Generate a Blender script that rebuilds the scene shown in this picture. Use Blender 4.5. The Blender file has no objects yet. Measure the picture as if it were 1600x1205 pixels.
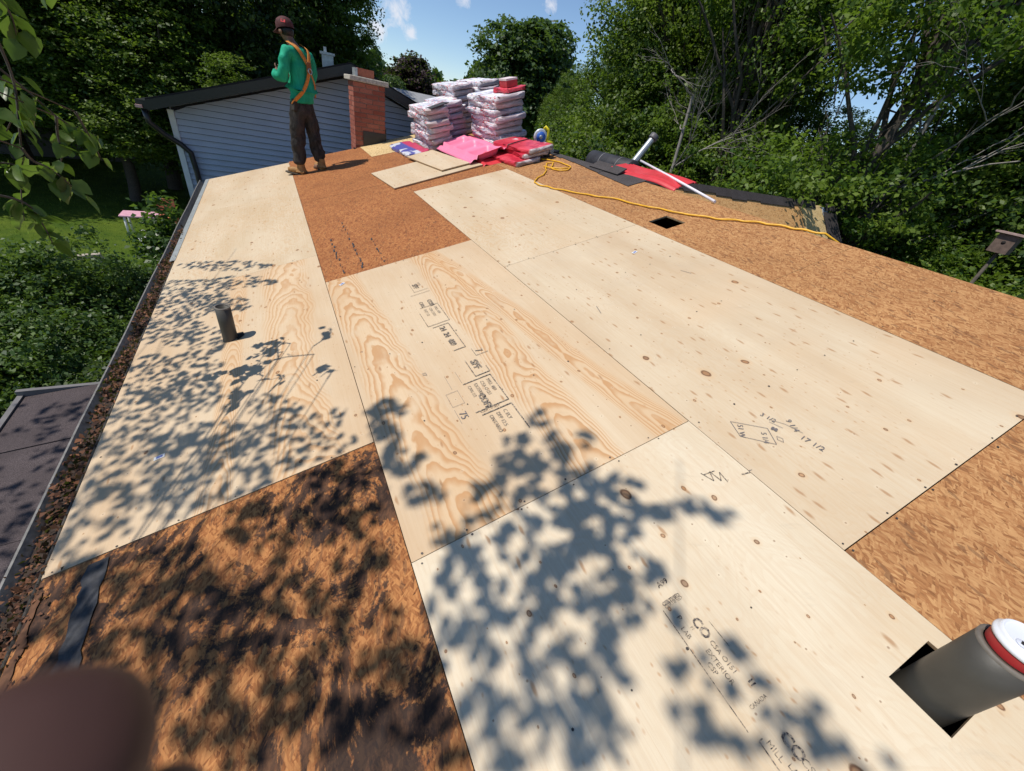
import bpy, math, random
import numpy as np
from mathutils import Vector, Matrix
random.seed(7)
rng = np.random.default_rng(11)
C = bpy.context.scene.collection
sc = bpy.context.scene
R = math.radians

# ------------------------------------------------------------------ camera
cam_d = bpy.data.cameras.new('camera')
cam = bpy.data.objects.new('camera', cam_d); C.objects.link(cam)
cam_d.sensor_width = 36.0; cam_d.lens = 13.78
cam_d.clip_start = 0.005; cam_d.clip_end = 3000
CAM = Vector((0.937, -0.722, 1.646))
r0 = Vector((0.8784, -0.44695, 0.16918)); r1 = Vector((-0.13349, -0.5694, -0.81115)); r2 = Vector((0.45888, 0.68994, -0.55983))
cam.matrix_world = Matrix(((r0.x, -r1.x, -r2.x, CAM.x), (r0.y, -r1.y, -r2.y, CAM.y), (r0.z, -r1.z, -r2.z, CAM.z), (0, 0, 0, 1)))
cam_d.dof.use_dof = True; cam_d.dof.focus_distance = 3.0; cam_d.dof.aperture_fstop = 8.0
sc.camera = cam

# ------------------------------------------------------------------ sky, sun, exposure
SUN = Vector((-0.50, 0.10, 0.86)).normalized()
w = bpy.data.worlds.new('World'); sc.world = w; w.use_nodes = True
nt = w.node_tree; N = nt.nodes; L = nt.links
for n in list(N): N.remove(n)
out = N.new('ShaderNodeOutputWorld'); bg = N.new('ShaderNodeBackground'); sky = N.new('ShaderNodeTexSky')
sky.sky_type = 'NISHITA'; sky.sun_disc = False
sky.sun_elevation = math.asin(SUN.z); sky.sun_rotation = math.atan2(SUN.x, SUN.y)
sky.altitude = 1200; sky.air_density = 0.95; sky.dust_density = 0.05; sky.ozone_density = 4.0
bg.inputs['Strength'].default_value = 0.13
tc = N.new('ShaderNodeTexCoord')
cn = N.new('ShaderNodeTexNoise'); cn.inputs['Scale'].default_value = 26; cn.inputs['Detail'].default_value = 9; cn.inputs['Roughness'].default_value = .68; cn.inputs['Distortion'].default_value = .6
L.new(tc.outputs['Generated'], cn.inputs['Vector'])
def dirv(az, el): return (math.sin(R(az)) * math.cos(R(el)), math.cos(R(az)) * math.cos(R(el)), math.sin(R(el)))
prev = None
clouds = [(13.6, 7.0, 1.9), (11.6, 5.0, 1.4), (15.0, 5.4, 1.0), (17.8, 9.9, 1.7), (20.3, 9.4, 1.2), (29.3, 10.0, 1.5), (7.0, 12.6, 2.4), (40, 19, 3.2), (-10, 22, 4.5), (95, 14, 5), (150, 20, 6), (210, 16, 5), (265, 24, 6), (320, 18, 4)]
for az, el, r in clouds:
    r *= 1.45
    d = N.new('ShaderNodeVectorMath'); d.operation = 'DISTANCE'; d.inputs[1].default_value = dirv(az, el)
    L.new(tc.outputs['Generated'], d.inputs[0])
    m = N.new('ShaderNodeMapRange'); m.inputs['From Min'].default_value = R(r); m.inputs['From Max'].default_value = 0
    L.new(d.outputs['Value'], m.inputs['Value'])
    if prev is None: prev = m.outputs[0]
    else:
        mx = N.new('ShaderNodeMath'); mx.operation = 'MAXIMUM'; L.new(prev, mx.inputs[0]); L.new(m.outputs[0], mx.inputs[1]); prev = mx.outputs[0]
ad = N.new('ShaderNodeMath'); ad.operation = 'MULTIPLY_ADD'; ad.inputs[1].default_value = .46
L.new(prev, ad.inputs[0]); L.new(cn.outputs['Fac'], ad.inputs[2])
mr = N.new('ShaderNodeMapRange'); mr.inputs['From Min'].default_value = .74; mr.inputs['From Max'].default_value = .98; mr.inputs['To Max'].default_value = .8
L.new(ad.outputs[0], mr.inputs['Value'])
mixc = N.new('ShaderNodeMix'); mixc.data_type = 'RGBA'; mixc.inputs['B'].default_value = (6.6, 6.7, 7.2, 1)
L.new(mr.outputs[0], mixc.inputs['Factor']); L.new(sky.outputs[0], mixc.inputs['A']); L.new(mixc.outputs['Result'], bg.inputs['Color'])
L.new(bg.outputs[0], out.inputs[0])
sd = bpy.data.lights.new('sun', 'SUN'); sd.energy = 4.6; sd.angle = R(0.53); sd.color = (1, .95, .86)
so = bpy.data.objects.new('sun', sd); C.objects.link(so); so.rotation_euler = SUN.to_track_quat('Z', 'Y').to_euler()
vs = sc.view_settings; vs.view_transform = 'Standard'; vs.look = 'None'; vs.gamma = 1; vs.use_curve_mapping = False; vs.exposure = -0.02
sc.cycles.max_bounces = 6; sc.cycles.diffuse_bounces = 3; sc.cycles.glossy_bounces = 2; sc.cycles.transmission_bounces = 3

# ------------------------------------------------------------------ frames
TH = R(17.3); cT, sT = math.cos(TH), math.sin(TH)
D = Matrix(((cT, 0, -sT, 0), (0, 1, 0, 0), (sT, 0, cT, 0), (0, 0, 0, 1)))   # roof frame: x up the slope (v), y along the eave (u), z off the deck
def W(v, u, h=0.0): return D @ Vector((v, u, h))
GROUND = -3.0

# ------------------------------------------------------------------ object helpers
def tag(o, label=None, cat=None, group=None, kind=None):
    if label: o['label'] = label
    if cat: o['category'] = cat
    if group: o['group'] = group
    if kind: o['kind'] = kind
    return o
def empty(name, loc=(0, 0, 0), M=None):
    o = bpy.data.objects.new(name, None); C.objects.link(o); o.empty_display_size = .1
    if M is not None: o.matrix_world = M
    else: o.location = loc
    return o
def link(name, me, parent=None, M=None):
    o = bpy.data.objects.new(name, me); C.objects.link(o)
    if parent is not None: o.parent = parent
    if M is not None: o.matrix_basis = M
    return o
class MB:
    def __init__(s): s.v = []; s.f = []; s.sm = []
    def quadset(s, pts, faces, smooth=False):
        b = len(s.v); s.v += [tuple(p) for p in pts]
        for f in faces: s.f.append(tuple(b + i for i in f)); s.sm.append(smooth)
    def box(s, x0, x1, y0, y1, z0, z1, M=None):
        P = [Vector(p) for p in ((x0,y0,z0),(x1,y0,z0),(x1,y1,z0),(x0,y1,z0),(x0,y0,z1),(x1,y0,z1),(x1,y1,z1),(x0,y1,z1))]
        if M is not None: P = [M @ p for p in P]
        s.quadset(P, [(3,2,1,0),(4,5,6,7),(0,1,5,4),(1,2,6,5),(2,3,7,6),(3,0,4,7)]); return s
    def tube(s, pts, rad, n=8, caps=True, smooth=True):
        pts = [Vector(p) for p in pts]; m = len(pts)
        if not hasattr(rad, '__len__'): rad = [rad] * m
        b = len(s.v); up = None
        for i in range(m):
            t = (pts[min(i + 1, m - 1)] - pts[max(i - 1, 0)]).normalized()
            if up is None: a = Vector((0, 0, 1)) if abs(t.z) < .9 else Vector((1, 0, 0)); x = t.cross(a).normalized()
            else: x = (up - t * up.dot(t)); x = x.normalized() if x.length > 1e-6 else t.orthogonal().normalized()
            up = x; y = t.cross(x)
            for k in range(n):
                a = 2 * math.pi * k / n; s.v.append(tuple(pts[i] + (x * math.cos(a) + y * math.sin(a)) * rad[i]))
        for i in range(m - 1):
            for k in range(n):
                s.f.append((b + i*n + k, b + i*n + (k+1) % n, b + (i+1)*n + (k+1) % n, b + (i+1)*n + k)); s.sm.append(smooth)
        if caps:
            s.f.append(tuple(b + k for k in reversed(range(n)))); s.sm.append(False)
            s.f.append(tuple(b + (m-1)*n + k for k in range(n))); s.sm.append(False)
        return s
    def lathe(s, prof, n=28, M=None, smooth=True):      # prof: list of (r, z)
        b = len(s.v)
        for r, z in prof:
            for k in range(n):
                a = 2 * math.pi * k / n; p = Vector((r * math.cos(a), r * math.sin(a), z))
                s.v.append(tuple(M @ p if M is not None else p))
        for i in range(len(prof) - 1):
            for k in range(n):
                s.f.append((b + i*n + k, b + i*n + (k+1) % n, b + (i+1)*n + (k+1) % n, b + (i+1)*n + k)); s.sm.append(smooth)
        return s
    def mesh(s, name):
        me = bpy.data.meshes.new(name); me.from_pydata(s.v, [], s.f)
        me.polygons.foreach_set('use_smooth', s.sm); me.update(); return me
    def build(s, name, mat, parent=None, M=None, bevel=0):
        me = s.mesh(name); 
        if mat: me.materials.append(mat)
        o = link(name, me, parent, M)
        if bevel:
            b = o.modifiers.new('b', 'BEVEL'); b.width = bevel; b.segments = 2; b.limit_method = 'ANGLE'; b.angle_limit = R(40)
        return o
def prism(mb, poly, z0, z1, M=None):      # poly in xy
    n = len(poly); P = [Vector((x, y, z)) for z in (z0, z1) for x, y in poly]
    if M is not None: P = [M @ p for p in P]
    mb.quadset(P, [tuple(reversed(range(n))), tuple(range(n, 2*n))] + [(i, (i+1) % n, n + (i+1) % n, n + i) for i in range(n)]); return mb

# ------------------------------------------------------------------ materials
class NT:
    def __init__(s, name, rough=.6, spec=.4):
        s.m = bpy.data.materials.new(name); s.m.use_nodes = True; s.t = s.m.node_tree; s.N = s.t.nodes; s.L = s.t.links
        s.b = s.N['Principled BSDF']; s.b.inputs['Roughness'].default_value = rough
        s.b.inputs['Specular IOR Level'].default_value = spec
    def n(s, typ, **kw):
        n = s.N.new('ShaderNode' + typ)
        for k, v in kw.items(): setattr(n, k, v)
        return n
    def put(s, node, key, val):
        sock = node.inputs[key]
        if hasattr(val, 'is_output') or isinstance(val, bpy.types.NodeSocket): s.L.new(val, sock)
        else: sock.default_value = val
    def math(s, op, a, b=0.0, c=0.0, clamp=False):
        n = s.n('Math', operation=op, use_clamp=clamp); s.put(n, 0, a); s.put(n, 1, b)
        if op in ('MULTIPLY_ADD', 'SMOOTH_MIN', 'WRAP'): s.put(n, 2, c)
        return n.outputs[0]
    def mix(s, f, a, b, mode='MIX'):
        n = s.n('Mix', data_type='RGBA', blend_type=mode); s.put(n, 'Factor', f)
        for k, v in (('A', a), ('B', b)):
            if isinstance(v, tuple) and len(v) == 3: v = (*v, 1)
            s.put(n, k, v)
        return n.outputs['Result']
    def rng(s, v, a, b, c=0.0, d=1.0, smooth=False):
        n = s.n('MapRange'); n.interpolation_type = 'SMOOTHSTEP' if smooth else 'LINEAR'
        s.put(n, 'Value', v)
        for k, x in (('From Min', a), ('From Max', b), ('To Min', c), ('To Max', d)): s.put(n, k, x)
        return n.outputs[0]
    def co(s, offs=0.0, kind='Object'):
        c = s.n('TexCoord').outputs[kind]
        if offs:
            oi = s.n('ObjectInfo'); v = s.n('VectorMath', operation='SCALE'); cb = s.n('CombineXYZ')
            s.L.new(oi.outputs['Random'], cb.inputs[0]); s.L.new(s.math('FRACT', s.math('MULTIPLY', oi.outputs['Random'], 17.3)), cb.inputs[1])
            s.L.new(cb.outputs[0], v.inputs[0]); v.inputs['Scale'].default_value = offs
            a = s.n('VectorMath', operation='ADD'); s.L.new(c, a.inputs[0]); s.L.new(v.outputs[0], a.inputs[1]); c = a.outputs[0]
        return c
    def sc(s, co, x, y, z, rot=0.0, loc=(0, 0, 0)):
        m = s.n('Mapping'); m.vector_type = 'POINT'
        m2 = s.n('Mapping'); m2.inputs['Rotation'].default_value = (0, 0, rot); m2.inputs['Location'].default_value = loc
        s.L.new(co, m2.inputs['Vector']); s.L.new(m2.outputs[0], m.inputs['Vector']); m.inputs['Scale'].default_value = (x, y, z); return m.outputs[0]
    def noise(s, co, scale, detail=3, rough=.55, dist=0.0, out='Fac'):
        n = s.n('TexNoise'); s.L.new(co, n.inputs['Vector']); s.put(n, 'Scale', scale); s.put(n, 'Detail', detail); s.put(n, 'Roughness', rough); s.put(n, 'Distortion', dist); return n.outputs[out]
    def vor(s, co, scale, feature='F1', rnd=1.0):
        n = s.n('TexVoronoi', feature=feature); s.L.new(co, n.inputs['Vector']); s.put(n, 'Scale', scale); s.put(n, 'Randomness', rnd); return n
    def ramp(s, f, stops, interp='LINEAR'):
        n = s.n('ValToRGB'); s.L.new(f, n.inputs[0]); cr = n.color_ramp; cr.interpolation = interp
        while len(cr.elements) < len(stops): cr.elements.new(.5)
        for e, (p, c) in zip(cr.elements, stops): e.position = p; e.color = (*c, 1)
        return n.outputs[0]
    def bump(s, h, strength=.3, dist=.01):
        n = s.n('Bump'); s.put(n, 'Strength', strength); s.put(n, 'Distance', dist); s.L.new(h, n.inputs['Height']); s.L.new(n.outputs[0], s.b.inputs['Normal']); return n
    def col(s, c):
        if isinstance(c, tuple): c = (*c, 1)
        s.put(s.b, 'Base Color', c); return s
def simple(name, c, rough=.6, var=.18, scale=8, spec=.4, metal=0, bump=0.0, bscale=40):
    m = NT(name, rough, spec); co = m.co(); n = m.noise(co, scale, 4)
    dark = tuple(x * (1 - var) for x in c); lite = tuple(min(1, x * (1 + var)) for x in c)
    m.col(m.mix(m.rng(n, .3, .7), dark, lite)); m.b.inputs['Metallic'].default_value = metal
    if bump: m.bump(m.noise(co, bscale, 4), bump, .01)
    return m.m

def ply_mat(name, cath=.6, warm=(.515, .392, .252), pale=(.60, .492, .352), knots=1.0, pinholes=1.0, bands=None):
    m = NT(name, .62, .25); co = m.co(9.0); raw = m.co(0)
    base = m.mix(m.rng(m.noise(m.sc(co, 2.2, .6, 1), 1.3, 4), .36, .66), warm, pale)
    base = m.mix(m.rng(m.noise(m.sc(co, 1.2, 2.0, 1), 1.1, 3), .5, .78, 0, .45), base, (.60, .43, .27))
    # veneer seams: strips of slightly different tone along the sheet
    strip = m.vor(m.sc(co, 3.1, .001, .001), 1.0); strip.voronoi_dimensions = '2D'
    base = m.mix(m.rng(strip.outputs['Distance'], 0, .5, 0, .10), base, (.72, .58, .40))
    g = m.noise(m.sc(co, 95, 2.4, 1), 1.0, 5, .65, .6)
    base = m.mix(m.rng(g, .44, .74, 0, .24), base, (.47, .30, .16))
    g2 = m.noise(m.sc(co, 240, 5.5, 1), 1.0, 3, .7)
    base = m.mix(m.rng(g2, .56, .78, 0, .22), base, (.38, .25, .14))
    # cathedral figure: contour lines of a slow noise
    if bands:
        sx = m.n('SeparateXYZ'); m.L.new(raw, sx.inputs[0]); wv = m.noise(m.sc(raw, 2.2, 1.1, 1), 1.0, 3, .5); wv2 = m.noise(m.sc(raw, 7, 3.4, 1, 0, (2, 5, 0)), 1.0, 3, .55)
        for (vc, sl, wd, B, ph0) in bands:
            ctr = m.math('MULTIPLY_ADD', sx.outputs[1], sl, vc); dv = m.math('SUBTRACT', sx.outputs[0], ctr)
            dv = m.math('ADD', dv, m.math('MULTIPLY', m.math('SUBTRACT', wv, .5), wd * 1.3)); q = m.math('DIVIDE', dv, wd)
            f = m.math('MULTIPLY', m.math('MULTIPLY', q, q), 5.0); f = m.math('ADD', f, m.math('MULTIPLY_ADD', sx.outputs[1], B, ph0))
            f = m.math('ADD', f, m.math('MULTIPLY', wv, 9.0)); f = m.math('ADD', f, m.math('MULTIPLY', wv2, 2.6))
            ph = m.math('FRACT', f); line = m.math('MULTIPLY', m.rng(ph, .30, .90, smooth=True), m.rng(ph, 1.0, .93))
            reg = m.rng(m.math('ABSOLUTE', q), 1.0, .72); reg = m.math('MULTIPLY', reg, m.rng(wv2, .32, .45, .35, 1))
            base = m.mix(m.math('MULTIPLY', reg, .26), base, (.64, .40, .20))
            base = m.mix(m.math('MULTIPLY', m.math('MULTIPLY', line, reg), .80 * cath), base, (.46, .235, .095))
    else:
        f = m.noise(m.sc(co, 6.5, 2.6, 1), 1.0, 3, .5, .5); ph = m.math('FRACT', m.math('MULTIPLY', f, 15))
        line = m.math('MULTIPLY', m.rng(ph, .3, .9, smooth=True), m.rng(ph, 1.0, .93)); reg = m.rng(m.noise(m.sc(co, 1.3, .6, 1, loc=(3, 7, 0)), 1.0, 2), .38, .58)
        base = m.mix(m.math('MULTIPLY', m.math('MULTIPLY', line, reg), cath), base, (.50, .29, .13))
    # knots
    wob = m.noise(co, 11, 2, .5, 0, 'Color'); 
    va = m.n('VectorMath', operation='MULTIPLY_ADD'); m.L.new(wob, va.inputs[0]); va.inputs[1].default_value = (.022, .022, 0); m.L.new(co, va.inputs[2])
    for scl, rad, thr, st in ((5.2, .070, .40, 1.0), (8.5, .055, .52, .8)):
        v = m.vor(m.sc(va.outputs[0], 1, .72, .001), scl); v.voronoi_dimensions = '2D'
        cs = m.n('SeparateColor'); m.L.new(v.outputs['Color'], cs.inputs[0])
        on = m.math('GREATER_THAN', cs.outputs[0], 1 - thr * knots)
        rr = m.math('MULTIPLY_ADD', m.math('POWER', cs.outputs[1], 2.6), rad * 1.0, rad * .20)
        q = m.math('DIVIDE', v.outputs['Distance'], rr)
        core = m.math('MULTIPLY', m.rng(q, 1.05, .85), on)
        ring = m.math('MULTIPLY', m.math('MULTIPLY', m.rng(q, 1.25, 1.0), m.rng(q, .55, .85)), on)
        halo = m.math('MULTIPLY', m.rng(q, 2.6, 1.0), on)
        base = m.mix(m.math('MULTIPLY', halo, .32), base, (.60, .36, .17))
        base = m.mix(m.math('MULTIPLY', core, .8 * st), base, m.mix(m.rng(cs.outputs[2], .3, .8), (.36, .17, .07), (.20, .09, .04)))
        base = m.mix(m.math('MULTIPLY', ring, .8), base, (.13, .06, .03))
    # small pitch streaks and tear marks running with the grain
    v = m.vor(m.sc(va.outputs[0], 1, .28, .001), 17); v.voronoi_dimensions = '2D'; cs = m.n('SeparateColor'); m.L.new(v.outputs['Color'], cs.inputs[0])
    st = m.math('MULTIPLY', m.rng(v.outputs['Distance'], .13, .05), m.math('GREATER_THAN', cs.outputs[0], 1 - .13 * pinholes))
    base = m.mix(m.math('MULTIPLY', st, .7), base, (.34, .17, .07))
    v = m.vor(m.sc(va.outputs[0], 1, .50, .001), 44); v.voronoi_dimensions = '2D'; cs = m.n('SeparateColor'); m.L.new(v.outputs['Color'], cs.inputs[0])
    fl = m.math('MULTIPLY', m.rng(v.outputs['Distance'], .20, .06), m.math('GREATER_THAN', cs.outputs[0], .80)); fl = m.math('MULTIPLY', fl, m.rng(m.noise(co, 1.7, 3), .42, .62))
    base = m.mix(m.math('MULTIPLY', fl, .60), base, (.40, .20, .085))
    v = m.vor(m.sc(co, 1, 1, .001, .3), 9.5); v.voronoi_dimensions = '2D'; cs = m.n('SeparateColor'); m.L.new(v.outputs['Color'], cs.inputs[0]); on = m.math('GREATER_THAN', cs.outputs[0], .72)
    base = m.mix(m.math('MULTIPLY', m.math('MULTIPLY', m.rng(v.outputs['Distance'], .11, .04), on), m.math('MULTIPLY', cs.outputs[1], .34)), base, (.74, .64, .48))
    base = m.mix(m.math('MULTIPLY', m.math('MULTIPLY', m.rng(v.outputs['Distance'], m.math('MULTIPLY_ADD', cs.outputs[2], .03, .02), .015), on), .7), base, (.20, .10, .05))
    sk = m.noise(m.sc(co, 1.4, 5.0, 1, .6), 3.0, 6, .75); base = m.mix(m.rng(sk, .60, .74, 0, .22), base, (.33, .27, .21))
    # grubby patches
    base = m.mix(m.rng(m.noise(co, 2.3, 5, .65), .56, .80, 0, .28), base, (.43, .34, .25))
    m.col(base); m.bump(m.math('ADD', g, m.math('MULTIPLY', g2, .5)), .12, .004)
    m.put(m.b, 'Roughness', m.rng(g, .3, .7, .5, .72))
    return m.m
def osb_mat(name, dark=(.12, .050, .020), mid=(0.343, 0.150, 0.057), lite=(0.598, 0.344, 0.151), grime=.2, rot=0.0, stain=(.05, .035, .03), sizes=(92, 24), tone=None):
    m = NT(name, .7, .2); co = m.co(13.0); layers = []
    warp = m.noise(co, 9, 3, .6, 0, 'Color'); va = m.n('VectorMath', operation='MULTIPLY_ADD'); m.L.new(warp, va.inputs[0]); va.inputs[1].default_value = (.007, .012, 0); m.L.new(co, va.inputs[2]); cw = va.outputs[0]
    for k, a in enumerate((0.06, .50, -.42, 1.05)):
        s_ = 1.0 + .28 * k
        v = m.vor(m.sc(cw, sizes[0] * s_, sizes[1] * s_, .001, rot + a, (k * 3.7, k * 1.9, 0)), 1.0); v.voronoi_dimensions = '2D'
        cs = m.n('SeparateColor'); m.L.new(v.outputs['Color'], cs.inputs[0]); layers.append((cs.outputs[0], cs.outputs[1], v.outputs['Distance']))
    val, edge = layers[0][0], layers[0][2]
    for k, thr in ((1, .52), (2, .60), (3, .78)):
        on = m.math('GREATER_THAN', layers[k][1], thr)
        n = m.n('Mix', data_type='FLOAT'); m.put(n, 'Factor', on); m.put(n, 'A', val); m.put(n, 'B', layers[k][0]); val = n.outputs['Result']
        n = m.n('Mix', data_type='FLOAT'); m.put(n, 'Factor', on); m.put(n, 'A', edge); m.put(n, 'B', layers[k][2]); edge = n.outputs['Result']
    fib = m.noise(m.sc(cw, 210, 26, 1, rot), 1.0, 3, .6)
    t = m.math('ADD', m.math('MULTIPLY', val, .46), m.math('MULTIPLY', fib, .54))
    c = m.ramp(t, [(.14, dark), (.36, mid), (.60, tuple((a + b) / 2 for a, b in zip(mid, lite))), (.92, lite)])
    c = m.mix(m.rng(edge, .55, .95, 0, .42), c, dark)
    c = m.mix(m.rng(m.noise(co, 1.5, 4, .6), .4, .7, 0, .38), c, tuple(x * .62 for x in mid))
    # walnut-dark chips
    v = m.vor(m.sc(cw, 95, 26, .001, rot + .25, (9, 4, 0)), 1.0); v.voronoi_dimensions = '2D'; cs = m.n('SeparateColor'); m.L.new(v.outputs['Color'], cs.inputs[0])
    c = m.mix(m.math('MULTIPLY', m.math('GREATER_THAN', cs.outputs[0], .95 - grime * .05), .5), c, (.12, .055, .028))
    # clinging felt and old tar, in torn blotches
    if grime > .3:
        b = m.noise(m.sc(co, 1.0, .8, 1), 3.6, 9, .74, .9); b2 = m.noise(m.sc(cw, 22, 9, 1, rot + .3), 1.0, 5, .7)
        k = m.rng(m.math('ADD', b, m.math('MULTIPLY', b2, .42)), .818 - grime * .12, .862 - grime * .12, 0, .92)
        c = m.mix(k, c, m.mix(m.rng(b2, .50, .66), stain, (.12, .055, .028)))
    else:
        c = m.mix(m.rng(m.noise(co, 3.1, 6, .7), .58, .78, 0, grime + .15), c, stain)
    if tone: c = m.mix(.35, c, tone)
    m.col(c); m.bump(m.math('ADD', val, m.math('MULTIPLY', fib, .5)), .35, .003)
    return m.m

MAT = {}
MAT['ply'] = ply_mat('plywood_veneer', cath=.36, knots=.8, pinholes=1.7)
MAT['ply_fig2'] = ply_mat('plywood_figured_left', cath=.8, bands=[(.93, .0, .17, 6, 0), (.55, .02, .07, 9, .4)], knots=.6, warm=(.53, .378, .236), pale=(.605, .478, .332))
MAT['ply_fig'] = ply_mat('plywood_figured', cath=1.0, bands=[(1.47, -.065, .17, 5.0, 0), (2.345, -.115, .085, 3.0, .3), (1.99, .0, .13, 7.0, .6)], knots=.55, warm=(.53, .378, .236), pale=(.605, .478, .332))
MAT['ply_near'] = ply_mat('plywood_knotty', cath=.10, knots=1.15, warm=(.55, .44, .305), pale=(.65, .558, .42))
MAT['ply_spot'] = ply_mat('plywood_spotty', cath=.10, knots=.85, pinholes=3.2, warm=(.505, .38, .25), pale=(.605, .50, .36))
MAT['osb'] = osb_mat('osb_tan', grime=.22)
MAT['osb_red'] = osb_mat('osb_reddish', dark=(.10, .028, .012), mid=(0.290, 0.099, 0.034), lite=(0.528, 0.241, 0.084), grime=.26, stain=(.09, .03, .02))
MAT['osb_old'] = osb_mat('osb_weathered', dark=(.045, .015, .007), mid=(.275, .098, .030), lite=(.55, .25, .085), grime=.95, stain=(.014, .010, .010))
MAT['osb_wing_lit'] = osb_mat('osb_wing_lit', dark=(.22, .09, .035), mid=(.56, .29, .11), lite=(.80, .52, .24), grime=.1)  # brighter copy of the OSB: stronger sunlight put into the board colour
MAT['osb_new'] = osb_mat('osb_pale', dark=(.26, .15, .07), mid=(.58, .40, .18), lite=(.80, .62, .36), grime=.05)
MAT['edge'] = simple('board_edge', (.42, .28, .16), .8, .3, 60)
MAT['dark'] = simple('opening_shade', (.02, .017, .015), .9)  # near-black colour standing in for the shade inside openings
m_ = NT('stamp_ink', .8, .1); c_ = m_.co(0, 'Generated'); g_ = m_.n('NewGeometry').outputs['Position']; m_.col(m_.mix(m_.rng(m_.noise(g_, 130, 4, .7), .42, .60, 0, .85), (.045, .040, .045), (.52, .42, .31))); MAT['ink'] = m_.m
MAT['pencil'] = simple('carpenter_pencil', (.16, .14, .14), .8, .3, 300)
MAT['nail'] = simple('nail_steel', (.07, .06, .055), .5, .3, 30, metal=.5)
MAT['alu'] = simple('gutter_aluminium', (.19, .18, .165), .45, .3, 30, spec=.5, bump=.1)
MAT['drip'] = simple('drip_edge_metal', (.30, .32, .32), .35, .15, 12, spec=.5)
MAT['felt'] = simple('old_felt_strip', (.045, .045, .05), .85, .4, 30, bump=.3)
def shingle_mat(name, c):
    m = NT(name, .9, .15); co = m.co(5.0); v = m.noise(co, 260, 2, .7); n = m.noise(co, 4, 4)
    m.col(m.mix(m.rng(n, .35, .65, 0, .5), m.mix(m.rng(v, .4, .62), tuple(x * .45 for x in c), tuple(x * 1.7 for x in c)), tuple(x * .6 for x in c))); m.bump(v, .6, .003); return m.m
MAT['shingle'] = shingle_mat('asphalt_shingle', (.060, .052, .052))
MAT['groove_shade'] = simple('siding_groove_shade', (.02, .022, .03), .8)  # near-black colour standing in for shade in the siding grooves
MAT['shingle_grey'] = shingle_mat('grey_shingle', (.075, .066, .066))
MAT['porch'] = shingle_mat('porch_granules', (.085, .068, .070))
MAT['siding'] = simple('vinyl_siding', (.43, .47, .55), .5, .06, 3)
MAT['nroof'] = simple('black_roofing', (.014, .014, .016), .9, .3, 30)
MAT['white'] = simple('white_trim', (.70, .70, .68), .5, .08, 10)
MAT['black'] = simple('black_painted_metal', (.018, .018, .02), .35, .2, 20, spec=.5)
MAT['soffit'] = simple('soffit_grey', (.16, .15, .15), .6)  # even dark grey, used on the lean-to edge trim
def brick_mat():
    m = NT('clay_brick', .85, .2); co = m.co(20); n = m.noise(co, 50, 4); oi = m.n('ObjectInfo')
    c = m.mix(oi.outputs['Random'], (.27, .080, .055), (.40, .150, .105)); c = m.mix(m.rng(n, .45, .75, 0, .6), c, (.22, .06, .04)); m.col(c); m.bump(n, .4, .004); return m.m
MAT['brick'] = brick_mat()
MAT['mortar'] = simple('mortar', (.36, .25, .2), .9, .2, 60, bump=.4)
MAT['concrete'] = simple('weathered_concrete', (.42, .38, .32), .9, .3, 25, bump=.4)
MAT['galv'] = simple('galvanised_steel', (.42, .44, .45), .42, .2, 18, metal=.55)
MAT['abs'] = simple('weathered_abs_pipe', (.060, .055, .047), .5, .16, 9, bump=.06)
MAT['abs_rim'] = simple('pipe_rim', (.16, .14, .12), .6, .2, 40)
MAT['cord'] = simple('yellow_rubber', (.75, .40, .02), .45, .12, 20, spec=.5)
MAT['pink'] = simple('pink_foam_plastic', (.85, .22, .36), .45, .05, 6)
MAT['redplastic'] = simple('red_plastic', (.60, .045, .055), .4, .12, 9)
MAT['pole'] = simple('white_pole', (.74, .70, .76), .4, .06, 9)
MAT['grass'] = None
def leaf_mat(name, a, b, trans=.35, rough=.5):
    m = NT(name, rough, .35); at = m.n('Attribute', attribute_name='tone'); c = m.mix(at.outputs['Fac'], a, b)
    m.col(c); tr = m.n('BsdfTranslucent'); m.put(tr, 'Color', m.mix(.55, c, (.25, .42, .03)) if not isinstance(c, tuple) else c)
    ms = m.n('MixShader'); ms.inputs[0].default_value = trans; m.L.new(m.b.outputs[0], ms.inputs[1]); m.L.new(tr.outputs[0], ms.inputs[2])
    m.L.new(ms.outputs[0], m.N['Material Output'].inputs[0]); return m.m
MAT['leaf'] = leaf_mat('maple_leaf', (.026, .064, .012), (.17, .235, .026))
MAT['leaf_bright'] = leaf_mat('bright_leaf', (.035, .085, .012), (.17, .24, .028), .4)
MAT['leaf_dark'] = leaf_mat('dark_leaf', (.014, .036, .010), (.085, .125, .020), .3)
MAT['leaf_blue'] = leaf_mat('cool_leaf', (.024, .058, .020), (.085, .135, .04), .28)
MAT['leaf_purple'] = leaf_mat('purple_leaf', (.020, .010, .014), (.065, .028, .035), .2)
MAT['leaf_cedar'] = leaf_mat('cedar_spray', (.022, .058, .012), (.105, .17, .028), .25)
MAT['leaf_dead'] = leaf_mat('dead_leaf', (.035, .013, .008), (.24, .10, .05), .1, .8)
MAT['leaf_birch'] = leaf_mat('birch_leaf', (.022, .055, .014), (.08, .14, .03), .38, .38)
MAT['bark'] = simple('bark', (.075, .062, .05), .9, .4, 25, bump=.5)
MAT['bark_grey'] = simple('dead_branch_bark', (.25, .225, .20), .9, .3, 25)

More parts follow.
